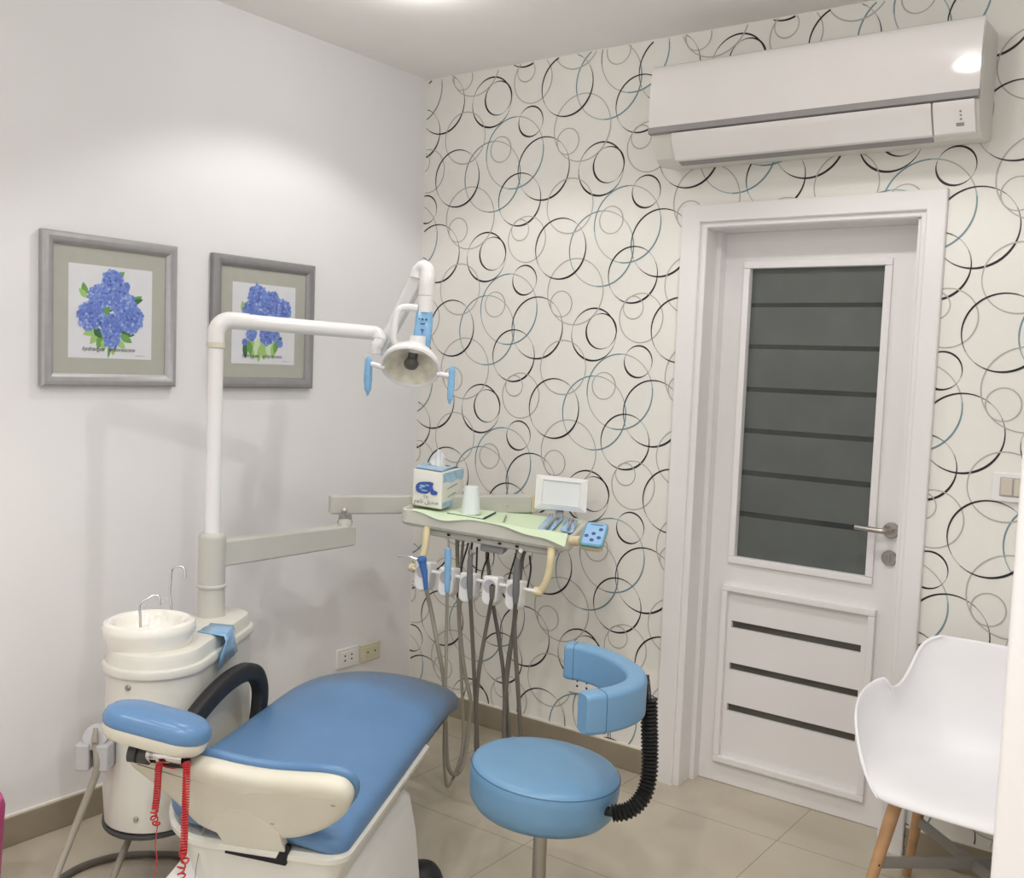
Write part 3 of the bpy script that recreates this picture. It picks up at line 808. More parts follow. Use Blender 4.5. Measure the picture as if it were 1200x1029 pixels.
# grey holder for the saliva ejector on the left of the unit
hd_ = 2.71
def hat(u, v, d=0): return at(u, v, hd_ + d)
bm = BM()
rgt = (ROT @ V((1, 0, 0))).normalized(); fwd = V((-(ROT @ V((0, 0, 1))).x, -(ROT @ V((0, 0, 1))).y, 0)).normalized(); up = V((0, 0, 1))
rgh = V((rgt.x, rgt.y, 0)).normalized()
hc_ = hat(112, 880)
holder = thing('suction_holder', 'light grey suction hose holder at the left side of the cabinet', 'holder', hc_)
fr_h = frame_m(hc_, rgh, fwd, up)
for x0, x1 in ((-.044, -.006), (.010, .044)):
    box(bm, (x0, -.03, -.046), (x1, .045, .026), .006, 3, mtx=fr_h)
box(bm, (-.044, .006, -.046), (.044, .046, .030), .006, 3, mtx=fr_h)
obj('body', bm, M_midg, holder)
bm = BM()
lathe(bm, [(.034, -.004), (.036, .004), (.030, .010), (.014, .012), (0, .012)], hat(112, 864, .0), (-.12 * rgh - .75 * fwd + .6 * up), 28)
obj('dish', bm, M_midg, holder)
bm = BM(); tube(bm, [hat(111, 869, -.03), hat(112, 860, -.03), hat(112, 853, -.025)], [.010, .008, .006], 14)
obj('nozzle', bm, M_hose, holder)
bm = BM(); tube(bm, smooth_path([hat(127, 864, .03), hat(133, 862, .05), hat(134.5, 875, .05), hat(130, 884, .05), hat(128, 884, .03)], 6), .003, 8)
tube(bm, [hat(120, 876, .03), V((.595, -1.72, hat(120, 876).z))], .009, 10)
obj('bracket', bm, M_steel, holder)
bm = BM()
fl = lambda u, v: on_z(u, v, .012)
tube(bm, smooth_path([hat(112, 870, -.02), hat(114, 890, -.024), hat(113, 905, -.02), hat(107, 922, -.02), hat(98, 945, -.03), hat(86, 975, -.05), hat(76, 1000, -.08), hat(66, 1026, -.12), at(54, 1062, 2.56), on_z(42, 1110, .012), on_z(80, 1125, .012), on_z(150, 1110, .012)], 6), .0098, 14)
tag(obj('suction_hose', bm, M_hose, None), 'thick grey suction hose hanging from the grey holder to the floor', 'hose')
bm = BM()
tube(bm, smooth_path([V((.60, -1.70, .26)), at(157, 966, 2.86), at(150, 985, 2.84), at(140, 1010, 2.80), at(128, 1040, 2.76), on_z(105, 1090, .012), on_z(60, 1105, .012)], 6), .0095, 14)
tag(obj('drain_hose', bm, M_hose, None), 'grey drain hose dropping from under the dental unit', 'hose')
bm = BM()
tube(bm, smooth_path([fl(60, 1040), fl(77, 1026), fl(100, 1014), fl(130, 1005), fl(160, 1001.5), fl(190, 1001), fl(208, 1002), fl(225, 1006), fl(240, 1015)], 6), .0105, 14)
tag(obj('floor_hose', bm, M_hosed, None), 'dark grey hose curving across the floor beside the chair', 'hose')

# ================================================================== operating light
lamp = thing('operating_light', 'white dental operating lamp on a tall pole with jointed arm', 'lamp', (PX, PY, .93))
E = at(441, 390.5, 3.78)
top = V((PX, PY, 1.664))
hd = V((E.x - PX, E.y - PY, E.z - 1.664)).normalized()
bm = BM(); tube(bm, [V((PX, PY, .90)), V((PX, PY, 1.575))], .0262, 24); obj('pole', bm, M_lampw, lamp)
bm = BM(); lathe(bm, [(.026, 1.565), (.031, 1.568), (.031, 1.585), (.027, 1.588)], (PX, PY, 0), segs=28); obj('pole_ring', bm, M_cream, lamp)
bm = BM()
el = [V((PX, PY, 1.578)), V((PX, PY, 1.612))]
for k in range(1, 9):
    t = k / 8 * PI / 2
    el.append(V((PX, PY, 1.612)) + V((hd.x, hd.y, 0)) * (.05 * (1 - math.cos(t))) + V((0, 0, .05 * math.sin(t))))
el.append(el[-1] + hd * .06)
tube(bm, el, .0295, 24); obj('elbow', bm, M_lampw, lamp)
bm = BM(); tube(bm, [el[-1] - hd * .01, E], .0265, 24); obj('horizontal_arm', bm, M_lampw, lamp)
bm = BM()
tube(bm, smooth_path([at(437, 390.2, 3.775), at(442, 391.8, 3.765), at(445.2, 396, 3.755), at(443.5, 402, 3.745), at(440.5, 407, 3.74), at(440, 415, 3.74)], 6), [.0262] * 8 + [.025] * 8 + [.021] * 8 + [.0195] * 7, 20); obj('arm_joint', bm, M_lampw, lamp)
K0, K1 = at(446.5, 412, 3.80), at(493, 320, 3.735)
bm = BM()
tube(bm, [K0 + (K0 - K1).normalized() * .012, K0, K0.lerp(K1, .5), K1], [.012, .018, .022, .024], 20, flat=(1.0, 1.15)); obj('balance_arm', bm, M_lampw, lamp)
bm = BM()
tube(bm, smooth_path([at(489, 327, 3.72), at(492, 318, 3.72), at(497, 314, 3.71), at(501, 319, 3.70), at(500.5, 332, 3.69), at(499, 350, 3.69), at(498, 367, 3.69)], 6), .0285, 24); st = obj('stem', bm, M_lampw, lamp)
bm = BM(); lathe(bm, [(.0288, 0), (.0294, .001), (.0288, .002)], at(499, 347, 3.69), (0, 0, 1), 24); obj('joint_line', bm, M_grey, st)
bm = BM(); disc(bm, at(489.5, 322.5, 3.695), (CAM - at(489, 322, 3.7)), .0065, 12); obj('pivot_screw', bm, M_hole, lamp, recalc=False)
bm = BM()
tube(bm, [at(497.5, 367, 3.69), at(497, 378, 3.685), at(495.5, 390, 3.68), at(494.5, 400, 3.68), at(494, 411, 3.69)], [.029, .031, .031, .032, .026], 16, flat=(1.05, .8)); sw = lab(obj('switch_sleeve', bm, M_film, lamp), 'blue film wrapped switch housing')
bm = BM()
for (u, v, r_) in ((495, 374.3, .0045), (499.5, 374.6, .0045)): disc(bm, at(u, v, 3.645), (CAM - at(u, v, 3.65)), r_, 12)
for (u, v) in ((491.5, 373.6),): disc(bm, at(u, v, 3.645), (CAM - at(u, v, 3.65)), .003, 10)
pl = [at(492.5, 385.5, 3.642), at(497, 386, 3.642), at(495.2, 389, 3.642), at(495, 392, 3.642), at(494.2, 392, 3.642), at(494.3, 389, 3.642)]
bm.faces.new([bm.verts.new(p) for p in pl])
pl = [at(491.5, 378.8, 3.642), at(499.5, 378.9, 3.642), at(497.2, 380.4, 3.642), at(493.5, 380.4, 3.642)]
bm.faces.new([bm.verts.new(p) for p in pl])
obj('switch_marks', bm, M_key, sw, recalc=False)
# head
Hc = at(481.5, 428, 3.66)
toC = (CAM - Hc).normalized()
dn = V((0, 0, -1)); dn = (dn - toC * dn.dot(toC)).normalized()
sd = dn.cross(toC).normalized()
roll = math.radians(-9)
sd2 = sd * math.cos(roll) + dn * math.sin(roll); dn2 = dn * math.cos(roll) - sd * math.sin(roll)
hn = (toC * math.cos(math.radians(47)) + dn2 * math.sin(math.radians(47))).normalized()
hx = sd2
bm = BM()
RH = .108
lathe(bm, [(0, -.074), (.03, -.072), (.06, -.060), (.085, -.038), (.102, -.012), (RH, .004), (RH, .012), (.103, .018), (.096, .016), (.094, .008)], Hc, hn, 48, x=hx)
hs = obj('head_housing', bm, M_lampw, lamp)
bm = BM(); lathe(bm, [(.0955, .010), (.090, .000), (.074, -.018), (.048, -.032), (.02, -.038), (0, -.039)], Hc, hn, 48, x=hx); obj('reflector', bm, M_refl, lamp)
bm = BM()
lathe(bm, [(0, .012), (.014, .010), (.024, .002), (.027, -.008), (.022, -.020), (.014, -.028), (.014, -.040)], Hc, hn, 24, x=hx)
tube(bm, [Hc - hn * .012, Hc - hn * .010 - dn2 * .03, Hc - hn * .016 - dn2 * .055], [.018, .017, .016], 14)
obj('bulb_shield', bm, M_bulb, lamp)
bm = BM(); tube(bm, smooth_path([at(488, 413, 3.655), at(489, 404, 3.65), at(489.5, 394.5, 3.65)], 4), [.030] * 9, 22); obj('neck', bm, M_lampw, lamp)
bm = BM(); tube(bm, smooth_path([at(474, 405, 3.69), at(466, 404, 3.68), at(461.5, 398, 3.67), at(462, 385, 3.66), at(464.5, 370, 3.66), at(468, 362.5, 3.66), at(476, 360, 3.665), at(489, 361, 3.675)], 6), .0125, 16); obj('yoke', bm, M_lampw, lamp)
for sgn, pts, rod in ((-1, [(432.8, 418), (431.8, 430), (431.2, 445), (431.0, 458)], ((451, 431), (433, 426))), (1, [(530, 429), (529.5, 440), (528.5, 455), (527.2, 468)], ((512, 438), (530, 441)))):
    d0 = 3.66
    bm = BM(); tube(bm, [at(*rod[0], d0), at(*rod[1], d0)], .0095, 14)
    h = obj('handle_rod', bm, M_lampw, lamp)
    bm = BM(); tube(bm, smooth_path([at(u, v, d0) for u, v in pts], 5), [.005, .0100, .0115, .012, .012, .012, .012, .012, .0125, .0125, .0125, .012, .0115, .011, .0105, .009][:16], 16, flat=(1.0, 1.0))
    a_, b_ = pts[-1], pts[-2]
    tube(bm, [at(*a_, d0), at(a_[0] - .5, a_[1] + 6, d0)], [.0105, .003], 10, flat=(1, .4))
    lab(obj('grip', bm, M_film, h), 'grip wrapped in blue film')

lamp.scale = (.9, .9, .9); lamp.location = (.4455, -1.4274, .9918)

# ================================================================== instrument tray on its arm
ach = V((-.407, .9135, 0)); rch = V((.9135, .407, 0))     # the chair's long and cross directions on the floor
T0, T1 = at(469, 595.5, 3.60), at(671, 629, 3.47)
ti = (T1 - T0); TL = ti.length; ti.normalize()
tj = (ach - ti * ach.dot(ti)).normalized(); tk = ti.cross(tj)
TW = .40
def TR(i, j, k=0): return T0 + ti * i + tj * j + tk * k
def on_tray(u, v, k=0):
    p = on_plane(u, v, T0 + tk * k, tk); d = p - T0
    return d.dot(ti), d.dot(tj)
FT = frame_m(T0, ti, tj, tk)
tray = thing('instrument_tray', 'cream instrument tray on a jointed arm with hanging hose holders', 'tray', TR(TL / 2, TW / 2, -.05))
bm = BM()
o0 = [(x + TL / 2, y + TW / 2) for x, y in rrect(TL / 2, TW / 2, .03, 5)]
lv = [(.03, -.062), (.008, -.056), (.0, -.046), (.0, -.004), (.003, 0), (.012, 0), (.016, -.006), (.022, -.012)]
loft(bm, [[FT @ V((x, y, k)) for x, y in inset_pts(o0, d)] for d, k in lv])
obj('dish', bm, M_tray, tray)
bm = BM(); box(bm, (TL * .17, .03, -.086), (TL * .92, .30, -.058), .010, 3, mtx=FT); ub = obj('under_housing', bm, M_unitd, tray)
for x in (.28, .46, .58, .68):
    bm = BM(); box(bm, (TL * x, .026, -.075), (TL * x + .012, .033, -.068), .001, 1, mtx=FT); obj('hose_grommet', bm, M_hole, ub)
bm = BM(); box(bm, (TL * .47, .05, -.115), (TL * .61, .12, -.08), .008, 2, mtx=FT); obj('junction_box', bm, M_grey, tray)
# upper arm with its clevis
U0, U1 = at(386, 591, 3.62), at(621, 590, 3.90)
ux = (U1 - U0).normalized(); uy = V((-ux.y, ux.x, 0)).normalized(); uz = ux.cross(uy)
FU = frame_m(U0, ux, uy, uz); UL = (U1 - U0).length
bm = BM(); box(bm, (0, -.024, -.0335), (UL, .024, .0335), .007, 3, mtx=FU); ua = obj('upper_arm', bm, M_unitd, tray)
bm = BM(); box(bm, (UL - .002, -.025, -.0335), (UL + .012, .025, .0345), .005, 2, mtx=FU); obj('end_cap', bm, M_yel, ua)
pv = at(404.5, 601, 3.59)
bm = BM(); box(bm, pv + V((-.016, -.018, -.034)), pv + V((.016, .020, -.004)), .004, 2); 
lathe(bm, [(0, -.038), (.026, -.038), (.028, -.034), (.026, -.028), (0, -.026)], pv + V((0, .0, 0)), segs=24)
obj('clevis', bm, M_grey, tray)
bm = BM(); lathe(bm, [(0, .008), (.006, .008), (.011, .005), (.0115, -.004)], pv + fwd * -.022 + V((0, 0, .010)), -fwd, 20); obj('pivot_screw', bm, M_steel, ua)
bm = BM(); mp = TR(TL * .55, .28, -.07); tube(bm, [U0.lerp(U1, .86), U0.lerp(U1, .86) + V((0, 0, -.05)), mp], .028, 16); obj('tray_mount', bm, M_unitd, tray)
# green paper, tissue pack, cup and the rest lying on the tray
def on_rim(u, v): return on_tray(u, v, .002)
bm = BM()
NI = 30
JS = [0.002, .010, .018, .026, .034, .042, .052, .064, .080, .12, .16, .20, .24, .28, .32, .348, TW - .028]
NJ = len(JS)
vs = []
for a_ in range(NI + 1):
    row = []
    fi = a_ / NI
    i0 = .055 + (TL - .030 - .055) * fi
    for b_ in range(NJ + 1):
        fj = b_ / NJ
        over = -.004 - .010 * math.sin(fi * 7) ** 2 - .024 * max(0, (fi - .62) / .38) ** 1.5
        j0 = over if b_ == 0 else JS[b_ - 1]
        i1 = i0 + .025 * (1 - fj) * (fi - .5)
        k = .0035 + .0012 * math.sin(fi * 23) * (1 - fj)
        if j0 > .03: k = .0035 - .012 * min(1, (j0 - .03) / .05) 
        if j0 < 0: k -= (-j0) * (.9 + .5 * math.sin(fi * 9))
        row.append(bm.verts.new(TR(i1, j0, max(k, -.0105 if j0 > 0 else -1))))
    vs.append(row)
for a_ in range(NI):
    for b_ in range(NJ): bm.faces.new((vs[a_][b_], vs[a_ + 1][b_], vs[a_ + 1][b_ + 1], vs[a_][b_ + 1]))
pp = tag(obj('tray_paper', bm, M_paperg, None, recalc=True), 'pale green paper liner spread on the instrument tray', 'paper')
KP = -.008
# tissue pack
i0, j0 = on_tray(482.5, 592.5, .0); i1, j1 = on_tray(517, 598.5, .0); i2, j2 = on_tray(545.5, 589.5, .0)
base0 = TR(i0, j0, 0.003); ex = TR(i1, j1, 0.003) - base0; ex = ex - tk * ex.dot(tk); ey = tk.cross(ex).normalized()
XW = ex.length; ex = ex.normalized(); YD = max(.16, (TR(i2, j2, 0) - TR(i1, j1, 0)).length); ZH = .135
FB = frame_m(base0, ex, ey, V((0, 0, 1)) * .97 + tk * .03)
tis = thing('tissue_pack', 'cream and blue tissue pack with a tissue sticking out', 'tissues', base0 + ex * XW / 2 + ey * YD / 2)
bm = BM(); 
t_ = bmesh.new(); bmesh.ops.create_cube(t_, size=1.0); bmesh.ops.subdivide_edges(t_, edges=t_.edges[:], cuts=5, use_grid_fill=True)
for v in t_.verts:
    x, y, z = v.co + V((.5, .5, .5))
    bulge = math.sin(x * PI) * math.sin(z * PI) * .004
    yy = y * YD + (bulge if y > .99 else (-bulge if y < .01 else 0))
    xx = x * XW + (math.sin(y * PI) * math.sin(z * PI) * .004 * (1 if x > .99 else (-1 if x < .01 else 0)))
    zz = z * ZH + (math.sin(x * PI) * .006 * math.sin(y * PI) if z > .99 else 0) - (.008 if z > .99 and y > .85 else 0)
    v.co = V((xx, yy, zz))
bmesh.ops.transform(t_, matrix=FB, verts=t_.verts[:])
bmesh.ops.recalc_face_normals(t_, faces=t_.faces[:])
es = [e for e in t_.edges if len(e.link_faces) == 2 and e.calc_face_angle(0) > .8]
bmesh.ops.bevel(t_, geom=es, offset=.006, segments=3, profile=.5, affect='EDGES')
merge(bm, t_); tb_ = obj('pack', bm, M_boxw, tis)
def FBp(x, y, z): return FB @ V((x, y, z))
def strip(bm, pts, mi=0):
    f = bm.faces.new([bm.verts.new(p) for p in pts]); f.material_index = mi
    return f
# light blue bands on top and on the long side, royal blue emblem and lettering on the end
bm = BM()
prism(bm, [FBp(.004, -.0004, ZH + .0035), FBp(XW - .004, -.0004, ZH + .0035), FBp(XW - .004, YD * .30, ZH + .0078), FBp(.004, YD * .30, ZH + .0078)], tk, .001)
prism(bm, [FBp(.004, YD * .62, ZH + .0078), FBp(XW - .004, YD * .62, ZH + .0078), FBp(XW - .004, YD * .97, ZH - .006), FBp(.004, YD * .97, ZH - .006)], tk, .001)
prism(bm, [FBp(.004, YD * .30, ZH + .0078), FBp(XW * .2, YD * .30, ZH + .0078), FBp(XW * .2, YD * .62, ZH + .0078), FBp(.004, YD * .62, ZH + .0078)], tk, .001)
prism(bm, [FBp(XW * .8, YD * .30, ZH + .0078), FBp(XW - .004, YD * .30, ZH + .0078), FBp(XW - .004, YD * .62, ZH + .0078), FBp(XW * .8, YD * .62, ZH + .0078)], tk, .001)
bmesh.ops.recalc_face_normals(bm, faces=bm.faces[:]); obj('top_band', bm, M_boxlb, tb_, recalc=False)
for z0, z1 in ((.70, .965), (.03, .18)):
    bm = BM(); m_ = []
    N = 10
    for k in range(N + 1):
        y = .03 + .94 * k / N
        m_.append((FBp(XW + .0006 + math.sin(y * PI) * math.sin(z0 * PI) * .0045, y * YD, z0 * ZH + .004 * math.sin(k * 1.3)), FBp(XW + .0006 + math.sin(y * PI) * math.sin(z1 * PI) * .0045, y * YD, z1 * ZH)))
    for p, q_ in zip(m_, m_[1:]): strip(bm, [p[0], q_[0], q_[1], p[1]])
    obj('side_band', bm, M_boxlb, tb_)
bm = BM()
sh = [(.16, .40), (.30, .36), (.50, .37), (.62, .44), (.66, .37), (.84, .38), (.86, .46), (.74, .50), (.70, .60), (.72, .68), (.56, .70), (.34, .67), (.20, .62), (.13, .52)]
sh = smooth_outline(sh, 3)
prism(bm, [FBp(x * XW, -.0052, z * ZH) for x, z in sh], -ey, .0008)
lab(obj('emblem', bm, M_boxdb, tb_), 'royal blue emblem')
bm = BM(); sh2 = [(.30 + .11 * math.cos(t * .6), .53 + .07 * math.sin(t * .6)) for t in range(10)]
for q_, (cx, cz, w, h) in enumerate(((.36, .56, .10, .035), (.52, .60, .07, .02), (.42, .45, .12, .02), (.3, .5, .05, .02))):
    prism(bm, [FBp((cx + w * math.cos(t * PI / 6)) * XW, -.0061, (cz + h * math.sin(t * PI / 6)) * ZH) for t in range(12)], -ey, .0004)
obj('emblem_highlight', bm, M_boxlb, tb_)
ff = frame_m(FBp(XW * .5, -.0060, ZH * .245), ex, FB.to_3x3() @ V((0, 0, 1)), -ey)
text('count_lettering', '\u0662\u0665\u0660', ff, .017, M_ink, tb_)
ff = frame_m(FBp(XW * .5, -.0060, ZH * .11), ex, FB.to_3x3() @ V((0, 0, 1)), -ey)
text('name_lettering', '\uFEE2\uFECB\uFE8E\uFEE7 \uFEDE\uFEF3\uFEAA\uFEE8\uFEE3', ff, .021, M_ink, tb_)
bm = BM()
for (y0, z0, y1, z1) in ((.18, .52, .62, .58), (.2, .30, .55, .35)):
    strip(bm, [FBp(XW + .0055, y0 * YD, z0 * ZH), FBp(XW + .0055, y1 * YD, z1 * ZH), FBp(XW + .0055, y1 * YD, (z1 + .03) * ZH), FBp(XW + .0055, y0 * YD, (z0 + .02) * ZH)])
obj('side_lettering', bm, M_grey, tb_, recalc=False)
bm = BM()
cx, cy = XW * .5, YD * .42
folds = [(-.030, -.006, 0), (-.017, .012, .050), (-.006, -.006, .068), (.006, .012, .055), (.016, -.004, .058), (.028, .010, .048), (.034, 0, 0)]
rows = []
for kk in range(6):
    f = kk / 5
    row = []
    for n_, (x, y, hgt) in enumerate(folds):
        wv = 1 - .25 * f
        row.append(bm.verts.new(FBp(cx + x * (.75 + .25 * math.sin(f * PI)) * wv, cy + y * (1 + f), ZH + .006 + max(hgt, .04) * f)))
    rows.append(row)
for r0, r1 in zip(rows, rows[1:]):
    for n_ in range(len(folds) - 1): bm.faces.new((r0[n_], r0[n_ + 1], r1[n_ + 1], r1[n_]))
to = obj('tissue', bm, M_tissue, tis, angle=60)
m_ = to.modifiers.new('sub', 'SUBSURF'); m_.levels = 1; m_.render_levels = 2
m_ = to.modifiers.new('thick', 'SOLIDIFY'); m_.thickness = .0012
# card and cup
ci = [on_tray(*q_, KP + .006) for q_ in ((523.5, 601.5), (565, 608.5), (581.5, 600), (541, 595))]
bm = BM(); prism(bm, [TR(x, y, KP + .001) for x, y in ci], tk, .007); cd = tag(obj('booklet', bm, [M_ink], None), 'small green booklet with dark edges under the upturned cup', 'booklet')
bm = BM(); prism(bm, [TR(x, y, KP + .0075) for x, y in inset_pts(ci, .0015)], tk, .001); obj('cover', bm, M_paperg, cd)
cb = on_tray(551.5, 601.5, KP + .01); cpos = TR(cb[0], cb[1], KP + .009)
bm = BM(); lathe(bm, [(.0325, 0), (.0365, 0), (.0368, .004), (.0350, .008), (.0262, .094), (.0245, .099), (.0, .099)], cpos, (0, 0, 1), 36)
cup = obj('plastic_cup', bm, M_cup, None); tag(cup, 'frosted white plastic cup standing upside down on the booklet', 'cup')
# metal bur and two pouched instruments
p0, p1 = on_tray(590, 611.5, .0), on_tray(593.5, 603, .0)
bm = BM(); tube(bm, [TR(*p0, -.003), TR(*p1, -.003)], [.0028, .0022], 10); tag(obj('steel_probe', bm, M_steel, None), 'short steel instrument lying on green paper right of the cup', 'instrument')
def pouch(c4, head, tail, label, rr):
    q_ = [on_tray(*p, .002) for p in c4]
    t = thing('instrument_pouch', label, 'instrument pouch', TR(sum(x for x, y in q_) / 4, sum(y for x, y in q_) / 4, 0), 'film pouches on the tray')
    bm = BM()
    NN = 8; grid = []
    for a_ in range(NN + 1):
        row = []
        for b_ in range(NN + 1):
            f, g = a_ / NN, b_ / NN
            x = (q_[0][0] * (1 - f) + q_[3][0] * f) * (1 - g) + (q_[1][0] * (1 - f) + q_[2][0] * f) * g
            y = (q_[0][1] * (1 - f) + q_[3][1] * f) * (1 - g) + (q_[1][1] * (1 - f) + q_[2][1] * f) * g
            row.append(bm.verts.new(TR(x, y, .002 + .011 * math.sin(f * PI) * math.sin(g * PI) + .002 * math.sin(7 * f + 5 * g))))
        grid.append(row)
    for a_ in range(NN):
        for b_ in range(NN): bm.faces.new((grid[a_][b_], grid[a_ + 1][b_], grid[a_ + 1][b_ + 1], grid[a_][b_ + 1]))
    obj('film', bm, M_film, t)
    h0, h1 = on_tray(*head, .012), on_tray(*tail, .012)
    bm = BM(); tube(bm, [TR(*h1, .012), TR((h0[0] + h1[0]) / 2, (h0[1] + h1[1]) / 2, .014), TR(*h0, .014)], [rr * .5, rr * .8, rr * .7], 12)
    lathe(bm, [(0, -.006), (rr * 1.5, -.004), (rr * 1.6, .003), (rr, .007), (0, .008)], TR(*h0, .013), tk, 20)
    obj('instrument', bm, M_grey, t)
pouch([(629.5, 620.5), (644.5, 601.5), (661, 606.5), (646.5, 622.5)], (651, 607), (640, 618.5), 'left blue film pouch, the larger of two on the tray', .009)
pouch([(655.5, 622.5), (664, 606), (677, 609.5), (671.5, 624.5)], (669.5, 610), (666, 619), 'right blue film pouch, the smaller, beside the keypad', .008)
# x-ray viewer
vd = 3.86
bm = BM(); vo = [at(628.5, 556.5, vd + .03), at(690, 563, vd), at(687, 598.5, vd - .03), at(625.5, 596.5, vd)]
vn = (vo[1] - vo[0]).cross(vo[2] - vo[0]).normalized()
if vn.dot(CAM - vo[0]) > 0: vn = -vn
ctr = sum(vo, V()) / 4
def shrink(f, off): return [ctr + (p - ctr) * f - vn * off for p in vo]
prism(bm, vo, vn, .022, .005, 3); vw = obj('x_ray_viewer', bm, M_lampw, tray)
bm = BM()
def shr(mx, my, off):
    exx = (vo[1] - vo[0]) / 2; eyy = (vo[3] - vo[0]) / 2
    return [ctr - exx * mx - eyy * my - vn * off, ctr + exx * mx - eyy * my - vn * off, ctr + exx * mx + eyy * my - vn * off, ctr - exx * mx + eyy * my - vn * off]
oA, oB = shr(.98, .97, .0005), shr(.72, .70, .010)
for k in range(4): strip(bm, [oA[k], oA[(k + 1) % 4], oB[(k + 1) % 4], oB[k]])
for k in range(4):
    oC = shr(.68, .64, .003); strip(bm, [oB[k], oB[(k + 1) % 4], oC[(k + 1) % 4], oC[k]])
obj('bezel', bm, M_lampw, vw)
bm = BM(); prism(bm, shr(.69, .655, .0025), -vn, .001); obj('screen', bm, M_view, vw)
bm = BM(); tube(bm, [at(656, 596, vd + .01), TR(*on_tray(656, 606, 0), -.01)], [.016, .014], 10, flat=(1, .6)); obj('viewer_bracket', bm, M_grey, tray)
# keypad
kp = [at(679, 637, 3.40), at(705.5, 640.5, 3.38), at(713, 613.8, 3.47), at(687.3, 610.8, 3.49)]
kx = (kp[1] - kp[0]); KW = kx.length; kx.normalize(); ky = kp[3] - kp[0]; KH = ky.length; ky = (ky - kx * ky.dot(kx)).normalized(); kz = kx.cross(ky)
if kz.dot(CAM - kp[0]) < 0: kz = -kz
FK = frame_m(kp[0], kx, ky, kz)
def kpl(m, z): return [FK @ V((x + KW / 2, y + KH / 2, z)) for x, y in rrect(KW / 2 - m, KH / 2 - m, .014 - m * .6, 5)]
bm = BM(); loft(bm, [kpl(.004, -.032), kpl(.0, -.026), kpl(0, -.010)]); kb_ = obj('keypad', bm, M_yel, tray)
bm = BM(); loft(bm, [kpl(-.001, -.0105), kpl(-.001, -.002), kpl(.002, 0)]); obj('keypad_rim', bm, M_padt, kb_)
bm = BM(); loft(bm, [kpl(.005, -.001), kpl(.005, .0008)]); kf = lab(obj('keypad_face', bm, M_padb, kb_), 'light blue keypad face')
def on_key(u, v):
    p = on_plane(u, v, kp[0], kz); d = p - kp[0]; return V((d.dot(kx), d.dot(ky), .0012))
for (u, v) in ((704.4, 621.2), (695.7, 625.6), (687.2, 627.8), (701.6, 630.6), (693.2, 633)):
    q_ = on_key(u, v); bm = BM(); lathe(bm, ring_profile(.0035, .0072, -.0006, .0008, .0003), FK @ q_, kz, 18); disc(bm, FK @ (q_ + V((0, 0, .0003))), kz, .0024, 10); obj('key', bm, M_key, kf)
bm = BM(); q_ = on_key(699.8, 615.6)
for k in range(9): box(bm, q_ + V((-.020 + k * .0047, -.0022, 0)), q_ + V((-.020 + k * .0047 + .0034, .0022, .0006)), mtx=FK)
obj('keypad_lettering', bm, M_key, kf)
bm = BM(); tube(bm, [at(670, 634, 3.46), at(681, 634, 3.43)], .017, 18); obj('keypad_joint', bm, M_yel, tray)
# handles and holder rail
def dh(u): return 3.575 - (u - 484) / 146 * .105
bm = BM(); tube(bm, smooth_path([TR(.10, .02, -.05), at(499.5, 628, 3.57), at(497.5, 643, 3.56), at(494, 655, 3.555), at(488.5, 663, 3.56), at(484, 665.5, 3.565)], 6), .0125, 16)
lathe(bm, [(0, -.018), (.014, -.014), (.016, 0), (.014, .012), (0, .016)], at(484.5, 665.5, 3.565), ti, 18)
obj('tray_handle', bm, M_yel, tray)
bm = BM(); tube(bm, smooth_path([TR(TL - .07, .02, -.05), at(645.5, 652, 3.46), at(643.5, 668, 3.455), at(640, 681, 3.455), at(635.5, 690, 3.46), at(630.5, 693.5, 3.465)], 6), .0135, 16)
lathe(bm, [(0, -.020), (.015, -.016), (.017, 0), (.015, .014), (0, .018)], at(630.5, 693.5, 3.465), ti, 18)
obj('tray_handle', bm, M_yel, tray)
R0, R1 = at(484.5, 666, 3.555), at(630, 693.5, 3.455)
bm = BM(); tube(bm, [R0, R1], .0065, 14); obj('holder_rail', bm, M_white, tray)
rl = (R1 - R0).normalized()
HOLD = [(498, 676), (525.5, 683), (550, 689.5), (577, 693.5), (604.5, 698.5)]
hz = V((0, 0, 1)); rl = V((rl.x, rl.y, 0)).normalized(); hf = rl.cross(hz)     # hf points away from the viewer
if hf.dot(CAM - R0) > 0: hf = -hf
tilt = .16
yw = math.radians(7); rl2 = rl * math.cos(yw) - hf * math.sin(yw); hf = hf * math.cos(yw) + rl * math.sin(yw)
hz2 = (hz * math.cos(tilt) + hf * math.sin(tilt)); hf2 = (hf * math.cos(tilt) - hz * math.sin(tilt))
HFR = []
for (u, v) in HOLD:
    o = at(u - 4, v - 1, dh(u) - .040)
    F = frame_m(o, rl2, hf2, hz2); HFR.append(F)
    bm = BM()
    out = [(-.028, .050), (.028, .050)] + [(.028 * math.cos(t), -.026 + .026 * math.sin(t)) for t in [-PI * k / 10 for k in range(0, 11)]]
    prism(bm, [F @ V((x, 0, z)) for x, z in out], hf2, .066, .007, 3)
    h = obj('instrument_holder', bm, M_white, tray)
    bm = BM(); lathe(bm, [(.0225, .0006), (.022, -.0012), (.0205, -.0008), (.017, -.0004), (0, -.0002)], F @ V((0, -.0005, .016)), hf2, 24, x=rl2)
    obj('cup_recess', bm, M_midg, h)
